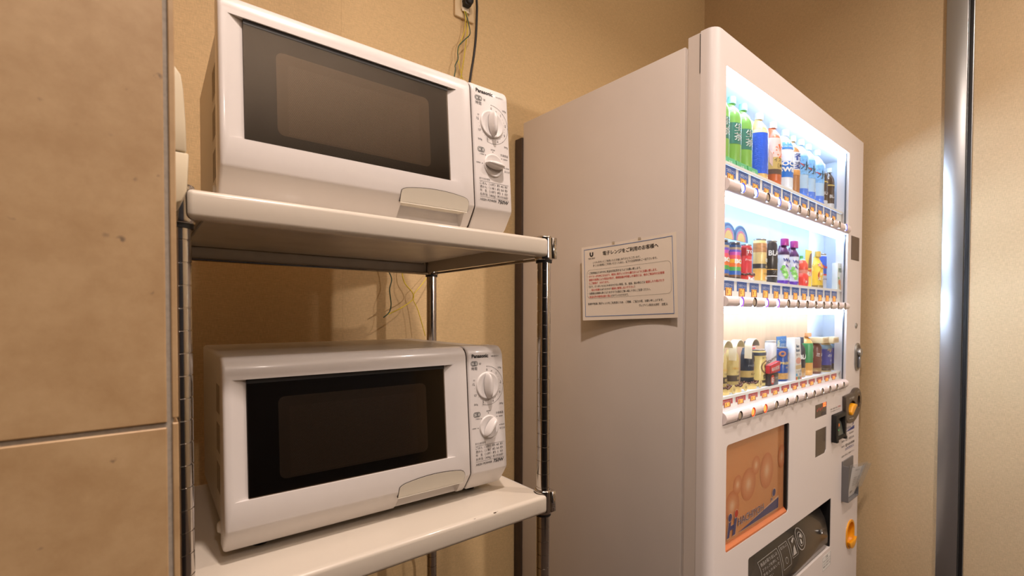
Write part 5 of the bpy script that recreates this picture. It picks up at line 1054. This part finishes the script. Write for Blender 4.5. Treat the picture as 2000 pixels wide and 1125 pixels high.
def wire(label, pts, r, m):
    mb = MB(); mb.tube(pts, r, m, n=7, sub=8); o = mb.build('earth_wire', sharp=80); tag(o, label, 'wire', 'earth wires')
wire('thin yellow earth wire hanging straight from the outlet behind the upper oven', [(0.811, 1.2555, 2.1120), (0.814, 1.252, 2.089), (0.812, 1.255, 2.051), (0.805, 1.257, 2.026), (0.794, 1.258, 1.997), (0.790, 1.258, 1.963), (0.795, 1.258, 1.936), (0.804, 1.258, 1.908), (0.808, 1.258, 1.88), (0.79, 1.258, 1.75), (0.74, 1.258, 1.52), (0.70, 1.255, 1.33), (0.684, 1.25, 1.286), (0.653, 1.24, 1.249), (0.629, 1.236, 1.224), (0.6265, 1.238, 1.207), (0.636, 1.232, 1.182), (0.644, 1.225, 1.148), (0.653, 1.215, 1.102)], 0.00125, M_wy)
wire('green earth wire bulging sideways below the outlet, its dark end dangling under the upper shelf', [(0.8145, 1.2545, 2.1090), (0.820, 1.246, 2.075), (0.826, 1.245, 2.041), (0.809, 1.245, 2.018), (0.786, 1.245, 1.990), (0.781, 1.245, 1.969), (0.782, 1.245, 1.947), (0.772, 1.245, 1.925), (0.770, 1.245, 1.897), (0.74, 1.25, 1.75), (0.62, 1.252, 1.50), (0.545, 1.25, 1.34), (0.552, 1.245, 1.293), (0.560, 1.237, 1.263), (0.549, 1.226, 1.232), (0.551, 1.221, 1.192), (0.543, 1.216, 1.170), (0.523, 1.206, 1.156)], 0.0016, M_wd)
wire('yellow earth wire crossing the others beneath the upper shelf', [(0.8175, 1.2540, 2.1100), (0.822, 1.252, 2.07), (0.816, 1.256, 2.00), (0.80, 1.258, 1.90), (0.76, 1.258, 1.72), (0.66, 1.256, 1.48), (0.599, 1.252, 1.335), (0.596, 1.247, 1.288), (0.601, 1.240, 1.254), (0.620, 1.232, 1.228), (0.6225, 1.228, 1.212), (0.610, 1.226, 1.199), (0.582, 1.221, 1.183), (0.552, 1.214, 1.170), (0.540, 1.214, 1.165)], 0.0016, M_wy)
b = MB(); b.tube([(0.640, 1.15, 0.66), (0.645, 1.20, 0.56), (0.648, 1.20, 0.508), (0.653, 1.20, 0.469), (0.663, 1.20, 0.436), (0.665, 1.20, 0.405), (0.672, 1.20, 0.30), (0.70, 1.19, 0.12), (0.72, 1.14, 0.006), (0.66, 1.02, 0.0045), (0.55, 0.95, 0.0045)], 0.0042, M_black)
tag(b.build('power_cord', sharp=80), 'black cord hanging to the floor beneath the lower cream shelf', 'cord')
